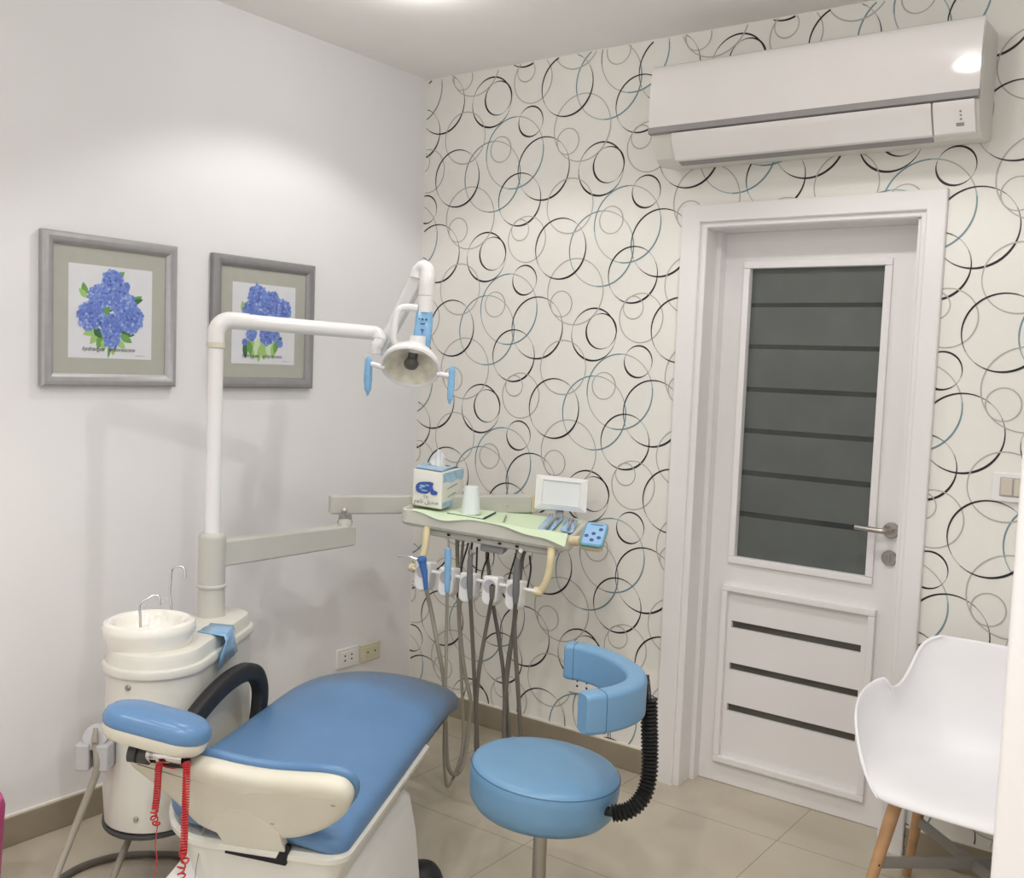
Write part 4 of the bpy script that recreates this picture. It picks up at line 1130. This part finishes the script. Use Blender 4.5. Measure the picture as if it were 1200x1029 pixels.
# hand instruments, each with its own hose
def hose(bm, pts, r): tube(bm, smooth_path(pts, 7), r, 10)
def dl(u, v=0): return dh(u) - .078
def instr(label, name='dental_handpiece', pos=0): 
    return thing(name, label, 'dental instrument', HFR[pos] @ V((0, -.02, 0)), 'instruments in the holders')
und = lambda i, j=.12: TR(TL * i, j, -.085)
t = instr('blue sleeved syringe in the first holder from the left', 'air_water_syringe', 0)
bm = BM(); tube(bm, smooth_path([at(494.2, 654, dl(495)), at(495.5, 662, dl(496)), at(497.8, 674, dl(498)), at(499.3, 691, dl(499))], 5), [.0125, .0135, .014, .014, .0135, .013, .0125, .012, .0115, .011, .010, .0095, .009, .0085, .008, .0075], 14)
lathe(bm, [(0, .010), (.015, .008), (.0175, 0), (.014, -.01)], at(494.5, 656, dl(495)), -hf2 * .3 + hz, 18)
obj('body', bm, M_filmd, t)
bm = BM(); tube(bm, smooth_path([at(492, 656, dl(492)), at(484, 653.5, dl(484)), at(476, 652, dl(476)), at(466, 652.5, dl(466))], 5), .0022, 8); obj('nozzle', bm, M_chrome, t)
bm = BM(); hose(bm, [at(499.3, 690, dl(499)), at(505, 715, 3.52), at(513, 757, 3.52), at(520, 797, 3.53), at(522.5, 850, 3.54), at(524, 890, 3.55), at(529, 906, 3.56), at(537, 906, 3.60), at(544, 890, 3.63), at(550, 845, 3.66), at(551.5, 820, 3.66), at(545, 790, 3.68), at(539, 740, 3.70), at(537, 690, 3.72), at(536, 655, 3.73), und(.30)], .0075); obj('hose', bm, M_hose, t)
t = instr('light blue sleeved handpiece in the second holder from the left', 'dental_handpiece', 1)
bm = BM(); tube(bm, [at(524.8, 643, dl(525)), at(525, 655, dl(525)), at(524.6, 672, dl(525)), at(524, 694, dl(525))], [.0125, .0122, .011, .0085], 16); obj('body', bm, M_film, t)
bm = BM(); tube(bm, [at(524.6, 634, dl(525)), at(524.7, 641.5, dl(525)), at(524.8, 645, dl(525))], [.0012, .0012, .010], 12); obj('tip', bm, M_midg, t)
bm = BM(); hose(bm, [at(524, 693, dl(525)), at(523.3, 740, 3.50), at(522.5, 790, 3.50), at(521, 850, 3.51), at(520.5, 890, 3.52), at(523, 918, 3.53), at(527, 919, 3.56), at(534, 905, 3.60), at(541.5, 880, 3.63), at(543, 850, 3.65), at(541, 800, 3.68), at(538.5, 740, 3.71), at(540, 690, 3.72), at(541, 655, 3.73), und(.34)], .0056); obj('hose', bm, M_hose, t)
t = instr('plain grey handpiece in the third holder', 'dental_handpiece', 2)
bm = BM(); tube(bm, [at(552, 649, dl(552)), at(550.8, 657, dl(551)), at(550.5, 676, dl(551)), at(550.5, 684, dl(551)), at(551, 702, dl(551))], [.0075, .0095, .0110, .0115, .0085], 14); obj('body', bm, M_hand, t)
bm = BM(); tube(bm, [at(551.5, 652, dl(551)), at(553.5, 646, dl(552)), at(556, 649, dl(552) - .01)], [.0075, .0068, .006], 12); obj('head', bm, M_steel, t)
bm = BM(); hose(bm, [at(551, 700, dl(551)), at(553.5, 745, 3.49), at(556, 800, 3.50), at(558.5, 850, 3.51), at(560.5, 888, 3.52), at(568, 912, 3.54), at(578, 914, 3.57), at(588, 898, 3.60), at(592, 868, 3.62), at(590.5, 797, 3.64), at(584, 745, 3.66), at(577, 704, 3.66), at(573, 670, 3.67), at(571, 650, 3.68), und(.5)], .0072); obj('hose', bm, M_hosed, t)
t = instr('black tipped hose end in the fourth holder', 'hose_connector', 3)
bm = BM(); tube(bm, [at(577, 686.5, dl(577)), at(576.8, 690, dl(577)), at(576.5, 702, dl(577))], [.0105, .0105, .008], 14); obj('connector', bm, M_hosed, t)
bm = BM(); disc(bm, at(577, 687.0, dl(577) - .004), (CAM - at(577, 687, 3.5)) + V((0, 0, 1)), .0078, 16); obj('socket', bm, M_hole, t, recalc=False)
bm = BM(); hose(bm, [at(576.5, 700, dl(577)), at(570, 735, 3.48), at(563, 775, 3.48), at(559, 812, 3.49), at(558, 850, 3.50), at(558.5, 885, 3.51), at(566, 915, 3.53), at(580, 922, 3.56), at(592, 905, 3.59), at(597, 868, 3.61), at(594, 825, 3.62), at(594, 797, 3.63), at(600, 750, 3.64), at(604, 710, 3.65), at(606, 680, 3.66), at(607, 655, 3.66), und(.66)], .0070); obj('hose', bm, M_hosed, t)
t = instr('grey handpiece with angled steel head in the fifth holder', 'dental_handpiece', 4)
bm = BM(); tube(bm, [at(607.5, 652, dl(607)), at(606, 660, dl(606)), at(605.2, 668, dl(605)), at(605, 673, dl(605)), at(604.8, 690, dl(605)), at(604.5, 695, dl(605)), at(604, 707, dl(605))], [.0075, .0105, .0105, .0118, .0125, .0125, .0085], 16); obj('body', bm, M_hand, t)
bm = BM(); tube(bm, [at(607.2, 655, dl(607)), at(609, 647, dl(609)), at(610.2, 645.5, dl(610) - .01)], [.008, .0085, .0075], 14); obj('head', bm, M_steel, t)
bm = BM(); hose(bm, [at(604, 705, dl(605)), at(603, 730, 3.45), at(604, 760, 3.46), at(606.5, 800, 3.47), at(609.5, 850, 3.48), at(611, 885, 3.49), at(606, 910, 3.52), at(596, 905, 3.55), at(591, 868, 3.57), at(592, 810, 3.59), at(596, 770, 3.60), at(603, 730, 3.62), at(608, 690, 3.64), at(612, 655, 3.65), und(.72)], .0074); obj('hose', bm, M_hosed, t)
# dark supply tubes under the tray
for pts in ([(548, 640), (541, 664), (536, 700)], [(553, 640), (549, 668), (545, 700)], [(559, 645), (558, 672), (556, 690)], [(604, 652), (598, 672), (594, 690)], [(611, 652), (609, 676), (606, 690)], [(621, 655), (622, 668), (618, 690)], [(572, 652), (566, 668), (562, 690)]):
    d0 = 3.66; bm = BM()
    tube(bm, smooth_path([at(pts[0][0], pts[0][1] - 4, d0), at(*pts[0], d0), at(*pts[1], d0), at(*pts[2], d0 - .03)], 5), .0035, 8)
    obj('supply_tube', bm, M_cable, tray)

# ================================================================== dental chair
def W(s, t, z): return V((ach.x * s + rch.x * t, ach.y * s + rch.y * t, z))
TC = .292
chair = thing('dental_chair', 'blue vinyl dental chair with cream base and black loop armrest', 'dental chair', W(-1.9, TC, 0))
FS = frame_m(W(-1.64, TC, 0), rch, ach, V((0, 0, 1)))       # x across, y along towards the feet
def seat_outline():
    pts = []
    hs, ht = .60, .281
    # counter-clockwise, narrower at the foot end
    def corner(cx, cy, r, a0, n=7):
        for k in range(n + 1):
            a = a0 + PI / 2 * k / n
            pts.append((cx + r * math.cos(a), cy + r * math.sin(a)))
    corner(.245 - .10, hs - .10, .10, 0)
    corner(-.265 + .10, hs - .10, .10, PI / 2)
    for k in range(19):
        a = PI + PI / 2 * k / 18
        pts.append((-ht + .23 + .23 * math.cos(a), -hs + .40 + .40 * math.sin(a)))
    corner(ht - .05, -hs + .05, .05, 1.5 * PI)
    # extra points along the long edges
    out = []
    for i, p in enumerate(pts):
        q = pts[(i + 1) % len(pts)]
        out.append(p)
        L = math.hypot(q[0] - p[0], q[1] - p[1])
        n = int(L / .05)
        for k in range(1, n): out.append((p[0] + (q[0] - p[0]) * k / n, p[1] + (q[1] - p[1]) * k / n))
    return out
def seat_crown(x, y):
    a = max(0, 1 - (x / .285) ** 2)
    w = .040 + .030 * math.exp(-((y - .30) / .28) ** 2) - .012 * math.exp(-((y + .25) / .25) ** 2)
    z = w * a
    if y > .25: z -= .055 * ((y - .25) / .35) ** 2
    z -= .012 * math.exp(-((y - .02) / .08) ** 2) * 0
    return z
bm = BM()
pad(bm, seat_outline(), FS, [(.95, .405), (.985, .410), (1.0, .424), (1.003, .438), (.992, .452), (.97, .461), (.93, .467), (.86, .470), (.76, .472), (.64, .473), (.5, .473), (.36, .473), (.22, .473), (.08, .473)], seat_crown)
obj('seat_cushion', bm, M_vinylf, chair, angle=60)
def rr_ring(s0, s1, t0, t1, r, z):
    return [W(s0 + (s1 - s0) / 2 + y, t0 + (t1 - t0) / 2 + x, z) for x, y in rrect((t1 - t0) / 2, (s1 - s0) / 2, r, 5)]
def base_ring(d, z, s1=-1.52, taper=0):
    """the seat's own outline, cut off at s1, moved in by d"""
    o = [p for p in seat_outline() if p[1] < s1 + 1.64]
    k = max(range(len(o)), key=lambda i: (o[i][1] - o[(i + 1) % len(o)][1]) ** 2 + (o[i][0] - o[(i + 1) % len(o)][0]) ** 2)
    o = o[k + 1:] + o[:k + 1]                      # starts at the left of the cut, ends at the right of it
    o = [(o[0][0], s1 + 1.64)] + o + [(o[-1][0], s1 + 1.64)]
    o = inset_pts(o, d)
    return [FS @ V((x, y, z)) for x, y in o]
bm = BM()
loft(bm, [base_ring(.002, .396), base_ring(-.005, .404), base_ring(-.006, .416), base_ring(.004, .424)])
obj('seat_rim', bm, M_unit, chair)
bm = BM()
loft(bm, [base_ring(.07, .14, -1.66), base_ring(.045, .30, -1.62), base_ring(.014, .375, -1.54), base_ring(.003, .398, -1.525)])
bd = obj('seat_base', bm, M_unit, chair)
for px_ in ([(239, 969), (236, 985), (230, 1015), (228, 1034)], [(372, 996), (371.5, 1010), (371, 1035)]):
    bm = BM(); tube(bm, [on_plane(u, v, W(-2.234 + max(0, (v - 970) * .00045), 0, 0), ach) for u, v in px_], .0012, 6); obj('panel_joint', bm, M_grey, bd)
# slot the back support passes through
bm = BM(); prism(bm, [on_plane(u, v, W(-2.236, 0, 0), ach) for u, v in ((266, 994.5), (266, 997.5), (336.5, 1012.5), (342, 990), (334, 987), (325, 1004.5))], -ach, .010); obj('slot', bm, M_hole, bd)
# pedestal
bm = BM()
def ped(z, t0, t1, s0, s1, r): return rr_ring(s0, s1, t0, t1, r, z)
loft(bm, [ped(.0, .06, .575, -2.55, -1.57, .06), ped(.05, .06, .572, -2.55, -1.57, .06), ped(.20, .08, .552, -2.52, -1.57, .05), ped(.300, .10, .530, -2.10, -1.575, .04), ped(.325, .12, .512, -2.05, -1.60, .03)])
obj('pedestal', bm, M_white, chair)
bm = BM(); loft(bm, [rr_ring(-2.0, -1.60, .16, .500, .03, .24), rr_ring(-2.0, -1.585, .16, .515, .03, .375)]); obj('dark_gap_block', bm, M_rubber, chair)  # added dark block, stands in for the shaded gap between seat base and pedestal
bm = BM(); tube(bm, [W(-1.86, .12, .30), W(-1.84, -.05, .30), W(-1.83, -.16, .285)], .035, 14, flat=(1, .6)); obj('unit_bracket', bm, M_unit, chair)
# backrest: rounded shell with a blue cushion on its front
tiltb = math.radians(61)
bo = W(-2.19, TC, .420)
bz = (-ach * math.cos(tiltb) + V((0, 0, 1)) * math.sin(tiltb)); bn = rch.cross(bz)          # bn points to the back of the chair
if bn.dot(-ach) < 0: bn = -bn
FBk = frame_m(bo, rch, bz, bn)
def on_back(u, v, off=0):
    p = on_plane(u, v, bo + bn * off, bn) - bo
    return p.dot(rch), p.dot(bz)
px_out = [(150, 884), (154, 894), (170, 907), (190, 923), (212, 942), (232, 962), (262, 976), (300, 981.5), (330, 981), (356, 979), (383, 970), (404, 955.5), (411.5, 940), (408.5, 930), (398, 921.5), (376, 916.5), (347, 914.5), (310, 911.5), (273, 905), (244, 898), (224, 894.5), (200, 890), (170, 881), (155, 878)]
so = smooth_outline([on_back(u, v, .03) for u, v in px_out], 3)
if sum(so[i][0] * so[(i + 1) % len(so)][1] - so[(i + 1) % len(so)][0] * so[i][1] for i in range(len(so))) < 0: so = so[::-1]
def sc_in(d, k, dy=0): return [FBk @ V((x, y + dy, k)) for x, y in inset_pts(so, d)]
cxo = sum(p[0] for p in so) / len(so); cyo = sum(p[1] for p in so) / len(so)
def scaled(f, k): return [FBk @ V((cxo + (x - cxo) * f, cyo + (y - cyo) * f, k)) for x, y in so]
bm = BM()
loft(bm, [sc_in(.004, .002), sc_in(0, .008), sc_in(0, .026), sc_in(.003, .034), sc_in(.010, .041), sc_in(.020, .044), sc_in(.032, .0455), scaled(.4, .047), scaled(.05, .047)])
sh_ = obj('backrest_shell', bm, M_cream, chair, angle=50)
bm = BM()
loft(bm, [sc_in(.004, .003), sc_in(-.004, .001), sc_in(-.007, -.007), sc_in(-.005, -.014), sc_in(.006, -.020), scaled(.8, -.022), scaled(.4, -.023), scaled(.05, -.023)])
obj('backrest_cushion', bm, M_vinyl, chair, angle=60)
for (u, v) in ((390, 944.5), (319, 965.5)):
    bm = BM(); q_ = on_back(u, v, .046); box(bm, V((q_[0] - .005, q_[1] - .0015, .040)), V((q_[0] + .005, q_[1] + .0015, .0475)), .0007, 1, mtx=FBk)
    obj('moulded_mark', bm, M_grey, sh_)
# gusset from the shell down into the slot
g_px = [(243, 966), (252, 958), (268, 948), (290, 952), (312, 966), (327, 978), (330, 988), (334, 998), (336.5, 1004), (335, 1009.5), (300, 1003), (267, 996.5), (254, 977)]
bm = BM()
prism(bm, [FBk @ V((*on_back(u, v, .048), .048)) for u, v in g_px], -bn, .040, .003, 2)
obj('back_support', bm, M_cream, chair)
# headrest and its hinge
hr_c = at(183, 855, 2.235)
hrx = (at(243, 872, 2.225) - at(124, 840, 2.245)); HRW = hrx.length / 2; hrx.normalize()
hry = V((-bn.x, -bn.y, 0)); hry = ach * 1.0 + V((0, 0, -.10)); hry = (hry - hrx * hry.dot(hrx)).normalized(); hrz = hrx.cross(hry)
FHd = frame_m(hr_c, hrx, hry, hrz)
ol = [(x, y) for x, y in rrect(HRW, .062, .058, 8)]
bm = BM(); pad(bm, ol, FHd, [(.96, -.003), (1.0, .002), (1.012, .010), (1.0, .020), (.96, .029), (.88, .036), (.74, .041), (.5, .045), (.1, .046)]); hp = obj('headrest_pad', bm, M_vinyl, chair, angle=60)
bm = BM(); pad(bm, ol, FHd, [(.1, -.030), (.6, -.030), (.90, -.028), (.955, -.022), (.985, -.006), (.98, .001), (.9, .002)]); obj('headrest_shell', bm, M_cream, hp, angle=50)
hp1 = at(152, 879, 2.24)
bm = BM()
tube(bm, [at(152, 881.5, 2.235), at(160, 882.5, 2.235), at(177, 885.5, 2.235)], .0205, 18); hg = obj('hinge_barrel', bm, M_darkg, chair)
bm = BM(); tube(bm, [at(161.5, 882.5, 2.234), at(164, 883.0, 2.234)], .0212, 18); obj('barrel_groove', bm, M_hole, hg)
bm = BM(); tube(bm, [at(176, 883.5, 2.232), at(180, 884.0, 2.23)], .0185, 18); tube(bm, [at(180, 884.0, 2.232), at(186, 884.8, 2.23)], .012, 18); tube(bm, [at(185.5, 885.0, 2.225), at(215, 888.5, 2.222)], [.0150, .0150], 20); obj('hinge_pin', bm, M_chrome, hg)
bm = BM(); box(bm, (-.080, -.01, -.046), (.030, .03, -.028), .004, 2, mtx=FHd); box(bm, (-.03, .0, -.075), (.05, .03, -.028), .006, 2, mtx=FHd); obj('hinge_bracket', bm, M_black, hg)
bm = BM(); tube(bm, [at(200, 893, 2.225), at(221, 895, 2.225)], .013, 12, flat=(1, .7)); obj('hinge_stop', bm, M_black, hg)
# black loop armrest on the far side
lp = [(-2.03, .500), (-1.96, .545), (-1.88, .580), (-1.79, .605), (-1.70, .617), (-1.615, .612), (-1.55, .585), (-1.518, .535), (-1.520, .48), (-1.535, .42)]
bm = BM(); path = smooth_path([W(s, .012, z) for s, z in lp], 8)
tube(bm, path, 1.0, 20, flat=(.020, .027), up=rch); obj('armrest_loop', bm, M_black, chair, angle=50)
bm = BM(); box(bm, W(-2.20, -.03, 0) * 0, W(0, 0, 0)) if False else None
bm.free()
# red coiled cords of the bib clips, looped over the hinge
def coil(bm, path, R, r, turns_per_m):
    P = smooth_path(path, 10)
    L = [0]
    for a_, b_ in zip(P, P[1:]): L.append(L[-1] + (b_ - a_).length)
    tot = L[-1]; n = int(tot * turns_per_m * 9)
    pts = []
    seg = 0
    for k in range(n + 1):
        s = tot * k / n
        while seg < len(L) - 2 and L[seg + 1] < s: seg += 1
        f = (s - L[seg]) / max(1e-6, L[seg + 1] - L[seg]); p = P[seg].lerp(P[seg + 1], f)
        d = (P[seg + 1] - P[seg]).normalized()
        u = rgh - d * rgh.dot(d); u.normalize(); w = d.cross(u)
        an = 2 * PI * s * turns_per_m
        pts.append(p + u * (R * math.cos(an)) + w * (R * math.sin(an)))
    tube(bm, pts, r, 6)
bib = thing('bib_clip_cord', 'red coiled bib cord hanging in two strands from the headrest hinge', 'cord', at(200, 890, 2.2))
cd_ = 2.205
bm = BM(); coil(bm, [at(187, 893, cd_), at(185.5, 905, cd_), at(184, 930, cd_), at(181.5, 950, cd_)], .0062, .0021, 190)
coil(bm, [at(181.5, 950, cd_), at(179.5, 956, cd_), at(182, 962, cd_ + .01), at(184.5, 968, cd_)], .0068, .0020, 75)
tube(bm, smooth_path([at(184.5, 968, cd_), at(183, 980, cd_ + .01), at(182, 992, cd_ + .02), at(184, 1010, cd_ + .03), at(180, 1028, cd_ + .03), at(176, 1045, cd_ + .03)], 5), .0012, 6)
obj('strand', bm, M_red, bib)
bm = BM(); coil(bm, [at(219, 894, cd_ - .01), at(218.5, 910, cd_ - .03), at(217, 950, cd_ - .06), at(215.5, 990, cd_ - .08), at(214, 1003, cd_ - .08)], .0064, .0021, 190)
coil(bm, [at(214, 1003, cd_ - .08), at(217, 1009, cd_ - .08), at(212, 1017, cd_ - .08), at(213, 1026, cd_ - .08), at(215, 1040, cd_ - .08)], .0072, .0020, 85)
tube(bm, smooth_path([at(187, 893, cd_), at(190, 897, cd_ + .012), at(205, 900, cd_ + .02), at(219, 894, cd_ - .01)], 5), .002, 6)
obj('strand', bm, M_red, bib)
# foot pedal
fp = W(-1.500, .540, 0)
bm = BM(); lathe(bm, [(0, 0), (.062, 0), (.064, .006), (.058, .022), (.045, .040), (.028, .048), (0, .050)], fp, segs=32)
ftp = obj('foot_pedal', bm, M_black, None); tag(ftp, 'black foot pedal on the floor by the chair pedestal', 'pedal')

# ================================================================== operator stool
SC = on_z(636.5, 906, .47); SCx, SCy = SC.x, SC.y
stool = thing('operator_stool', 'round blue vinyl stool with curved armrest on a black bellows post', 'stool', (SCx, SCy, 0))
sax = (V((0, 0, 1)) + rgh * .085 - fwd * .01).normalized(); so_ = V((SCx, SCy, .40))
bm = BM(); lathe(bm, [(0, -.030), (.150, -.030), (.178, -.022), (.192, -.004), (.198, .022), (.200, .060), (.1995, .083), (.193, .092), (.178, .097), (.14, .102), (.07, .107), (0, .108)], so_, sax, segs=64); st_ = obj('seat', bm, M_vinyls, stool, angle=60)
bm = BM(); lathe(bm, [(.1990, .0835), (.2003, .0845), (.1985, .0857), (.1965, .0845), (.1990, .0835)], so_, sax, segs=64); obj('seam', bm, M_seam, st_)
bm = BM(); tube(bm, [V((SCx, SCy, .06)), V((SCx, SCy, .41))], .0185, 24); obj('column', bm, M_steel, stool)
bm = BM(); lathe(bm, [(.055, .385), (.06, .39), (.06, .402)], (SCx, SCy, 0), segs=24); tube(bm, [V((SCx, SCy, .392)), V((SCx, SCy, .402))], .06, 24); obj('seat_plate', bm, M_black, stool)
bm = BM(); lathe(bm, [(0, .10), (.03, .10), (.035, .09), (.035, .055), (0, .055)], (SCx, SCy, 0), segs=24); obj('hub', bm, M_black, stool)
for k in range(5):
    an = math.radians(95 + 72 * k)
    d = V((math.cos(an), math.sin(an), 0)); e = V((SCx, SCy, 0)) + d * .245
    bm = BM(); tube(bm, [V((SCx, SCy, .078)) + d * .02, V((SCx, SCy, .07)) + d * .14, e + V((0, 0, .062))], [.018, .015, .012], 12, flat=(1, 1)); lg = obj('leg', bm, M_black, stool)
    bm = BM(); s_ = V((-d.y, d.x, 0))
    for q_ in (-.012, .012): lathe(bm, [(0, -.008), (.022, -.008), (.024, -.005), (.024, .005), (.022, .008), (0, .008)], e + s_ * q_ + V((0, 0, .0245)), s_, 18)
    tube(bm, [e + V((0, 0, .025)), e + V((0, 0, .062))], .007, 10); obj('caster', bm, M_darkg, lg)
# curved arm pad: measured on its own level
zb = .735
arc = [on_z(u, v, zb) for u, v in ((663, 773), (684, 776), (708, 784), (731, 796), (743, 807), (744, 818), (732, 826), (712, 832), (682, 836))]
P = smooth_path(arc, 7)
bm = BM()
rings = []
n = len(P)
for i, p in enumerate(P):
    d = (P[min(i + 1, n - 1)] - P[max(i - 1, 0)]).normalized(); s_ = V((d.y, -d.x, 0))
    e = 1.0
    if i < 3: e = (.80, .97, 1)[i]
    if i > n - 4: e = (.80, .97, 1)[n - 1 - i]
    rings.append([p + s_ * (x * e) + V((0, 0, y * (e * .35 + .65))) for x, y in rrect(.027, .050, .013, 5)])
loft(bm, rings); ap = obj('arm_pad', bm, M_vinyls, stool, angle=60)
for idx in (4, n - 6):
    d = (P[idx + 1] - P[idx]).normalized(); s_ = V((d.y, -d.x, 0))
    bm = BM(); tube(bm, [P[idx] + s_ * (x * 1.012) + V((0, 0, y * 1.008)) for x, y in rrect(.027, .050, .013, 4) + [rrect(.027, .050, .013, 4)[0]]], .0008, 5); obj('seam', bm, M_seam, ap)
bp = [at(757, 792, 2.60), at(759, 812, 2.60), at(760, 828, 2.60)]
bm = BM(); tube(bm, [bp[0], bp[1], bp[2]], [.012, .013, .012], 12, flat=(1, .5)); br = obj('pad_bracket', bm, M_black, stool)
bm = BM(); 
for k in (0, 1): disc(bm, bp[0].lerp(bp[1], .35 + .6 * k) - fwd * .009, -fwd, .004, 10)
obj('bracket_screw', bm, M_steel, br, recalc=False)
path = smooth_path([at(760.5, 820, 2.60), at(761, 850, 2.60), at(761.5, 880, 2.60), at(761, 905, 2.59), at(756, 928, 2.575), at(746, 943, 2.56), at(733, 951, 2.555), at(718, 953, 2.56)], 10)
bm = BM()
L = [0]
for a_, b_ in zip(path, path[1:]): L.append(L[-1] + (b_ - a_).length)
rib, rr_ = [], []
nrib = 34
seg = 0
for k in range(nrib * 4 + 1):
    s = L[-1] * k / (nrib * 4)
    while seg < len(L) - 2 and L[seg + 1] < s: seg += 1
    f = (s - L[seg]) / max(1e-6, L[seg + 1] - L[seg])
    rib.append(path[seg].lerp(path[seg + 1], f)); rr_.append(.0195 + (.0035, .001, -.0025, .001)[k % 4])
tube(bm, rib, rr_, 20); obj('bellows_post', bm, M_rubber, stool, angle=25)
bm = BM(); tube(bm, [at(726, 953, 2.56), V((SCx, SCy, .393))], .012, 12); obj('post_bar', bm, M_black, stool)

# ================================================================== white armchair by the door
WC = V((2.475, -.385, 0)); wyaw = math.radians(-2)
wx = V((math.cos(wyaw), math.sin(wyaw), 0)); wf = V((math.sin(wyaw), -math.cos(wyaw), 0))    # wf: where the sitter looks
wch = thing('white_armchair', 'white moulded plastic armchair on beech legs beside the door', 'chair', WC)
stn = [  # forward, height, half width, wall rise, normal lean (0 = up, 1 = forward)
    (.262,.412,.195,.010,0.0),(.250,.430,.228,.030,0.0),(.215,.440,.268,.085,0.0),(.160,.440,.304,.150,.0),(.090,.435,.326,.190,0.0),(.020,.430,.328,.216,.02),
(-.05,.430,.316,.232,.10),(-.11,.440,.300,.240,.20),(-.155,.465,.288,.235,.33),(-.182,.505,.278,.212,.50),(-.198,.56,.268,.165,.70),(-.212,.63,.258,.105,.88),(-.224,.69,.250,.07,.97),(-.233,.74,.240,.05,1.0),(-.240,.766,.222,.035,1.0),(-.243,.780,.185,.025,1.0)]
bm = BM(); NU = 28; vs = []
for (f, z, hw, rise, lean) in stn:
    N_ = (V((0, 0, 1)) * math.cos(lean * PI / 2) + wf * math.sin(lean * PI / 2)).normalized()
    row = []
    for k in range(NU + 1):
        u = -1 + 2 * k / NU
        a_ = u * PI / 2
        x = hw * math.copysign(abs(math.sin(a_)) ** .92, a_); h = rise * (1 - math.cos(a_)) ** 1.35
        row.append(bm.verts.new(WC + wx * x + wf * f + V((0, 0, z)) + N_ * h))
    vs.append(row)
for r0, r1 in zip(vs, vs[1:]):
    for k in range(NU): bm.faces.new((r0[k], r0[k + 1], r1[k + 1], r1[k]))
sh_w = obj('seat_shell', bm, M_chairw, wch, angle=80)
m_ = sh_w.modifiers.new('thick', 'SOLIDIFY'); m_.thickness = .011; m_.offset = 0
m_ = sh_w.modifiers.new('sub', 'SUBSURF'); m_.levels = 1; m_.render_levels = 2
feet = {}
for sx in (-1, 1):
    for sf in (-1, 1):
        top = WC + wx * (sx * .170) + wf * (sf * .125 + .02) + V((0, 0, .425)); ft = WC + wx * (sx * .245) + wf * (sf * .235 + .0) + V((0, 0, .0))
        feet[(sx, sf)] = (top, ft)
        bm = BM(); tube(bm, [ft + (top - ft) * .004, ft.lerp(top, .3), ft.lerp(top, .75), ft.lerp(top, .93)], [.0115, .0145, .0185, .0190], 18); lg = obj('leg', bm, M_wood, wch)
        bm = BM(); tube(bm, [ft.lerp(top, .92), ft.lerp(top, .995)], [.0200, .0185], 18); obj('leg_socket', bm, M_white, lg)
        bm = BM(); tube(bm, [ft + V((0, 0, .0005)), ft + (top - ft) * .012], [.0105, .0118], 14); obj('glide', bm, M_black, lg)
        bm = BM(); q_ = ft.lerp(top, .50); disc(bm, q_ - fwd * .0182, -fwd, .003, 8); obj('screw', bm, M_black, lg, recalc=False)
for k, (a_, b_) in enumerate((((-1, 1), (1, -1)), ((-1, -1), (1, 1)))):
    p, q_ = feet[a_][1].lerp(feet[a_][0], .50), feet[b_][1].lerp(feet[b_][0], .50)
    dz = V((0, 0, .004 * (k * 2 - 1) * 0))
    mid = (p + q_) / 2
    d = (q_ - p).normalized()
    bm = BM(); tube(bm, [p, p.lerp(q_, .5) + V((0, 0, .003 - .006 * k)), q_], 1.0, 12, flat=(.007, .016), up=d.cross(V((0, 0, 1)))); obj('cross_brace', bm, M_brace, wch)

# ================================================================== pink thing at the left edge
bc_ = on_x(-12, 935, .36)
bm = BM(); lathe(bm, [(0, 0), (.085, 0), (.10, .006), (.112, .10), (.12, .24), (.125, .33), (.118, .352), (.09, .362), (0, .365)], (.36, bc_.y - .098, 0), segs=40)
tag(obj('pink_bin', bm, M_pink, None), 'pink rounded plastic bin just showing at the left edge', 'bin')
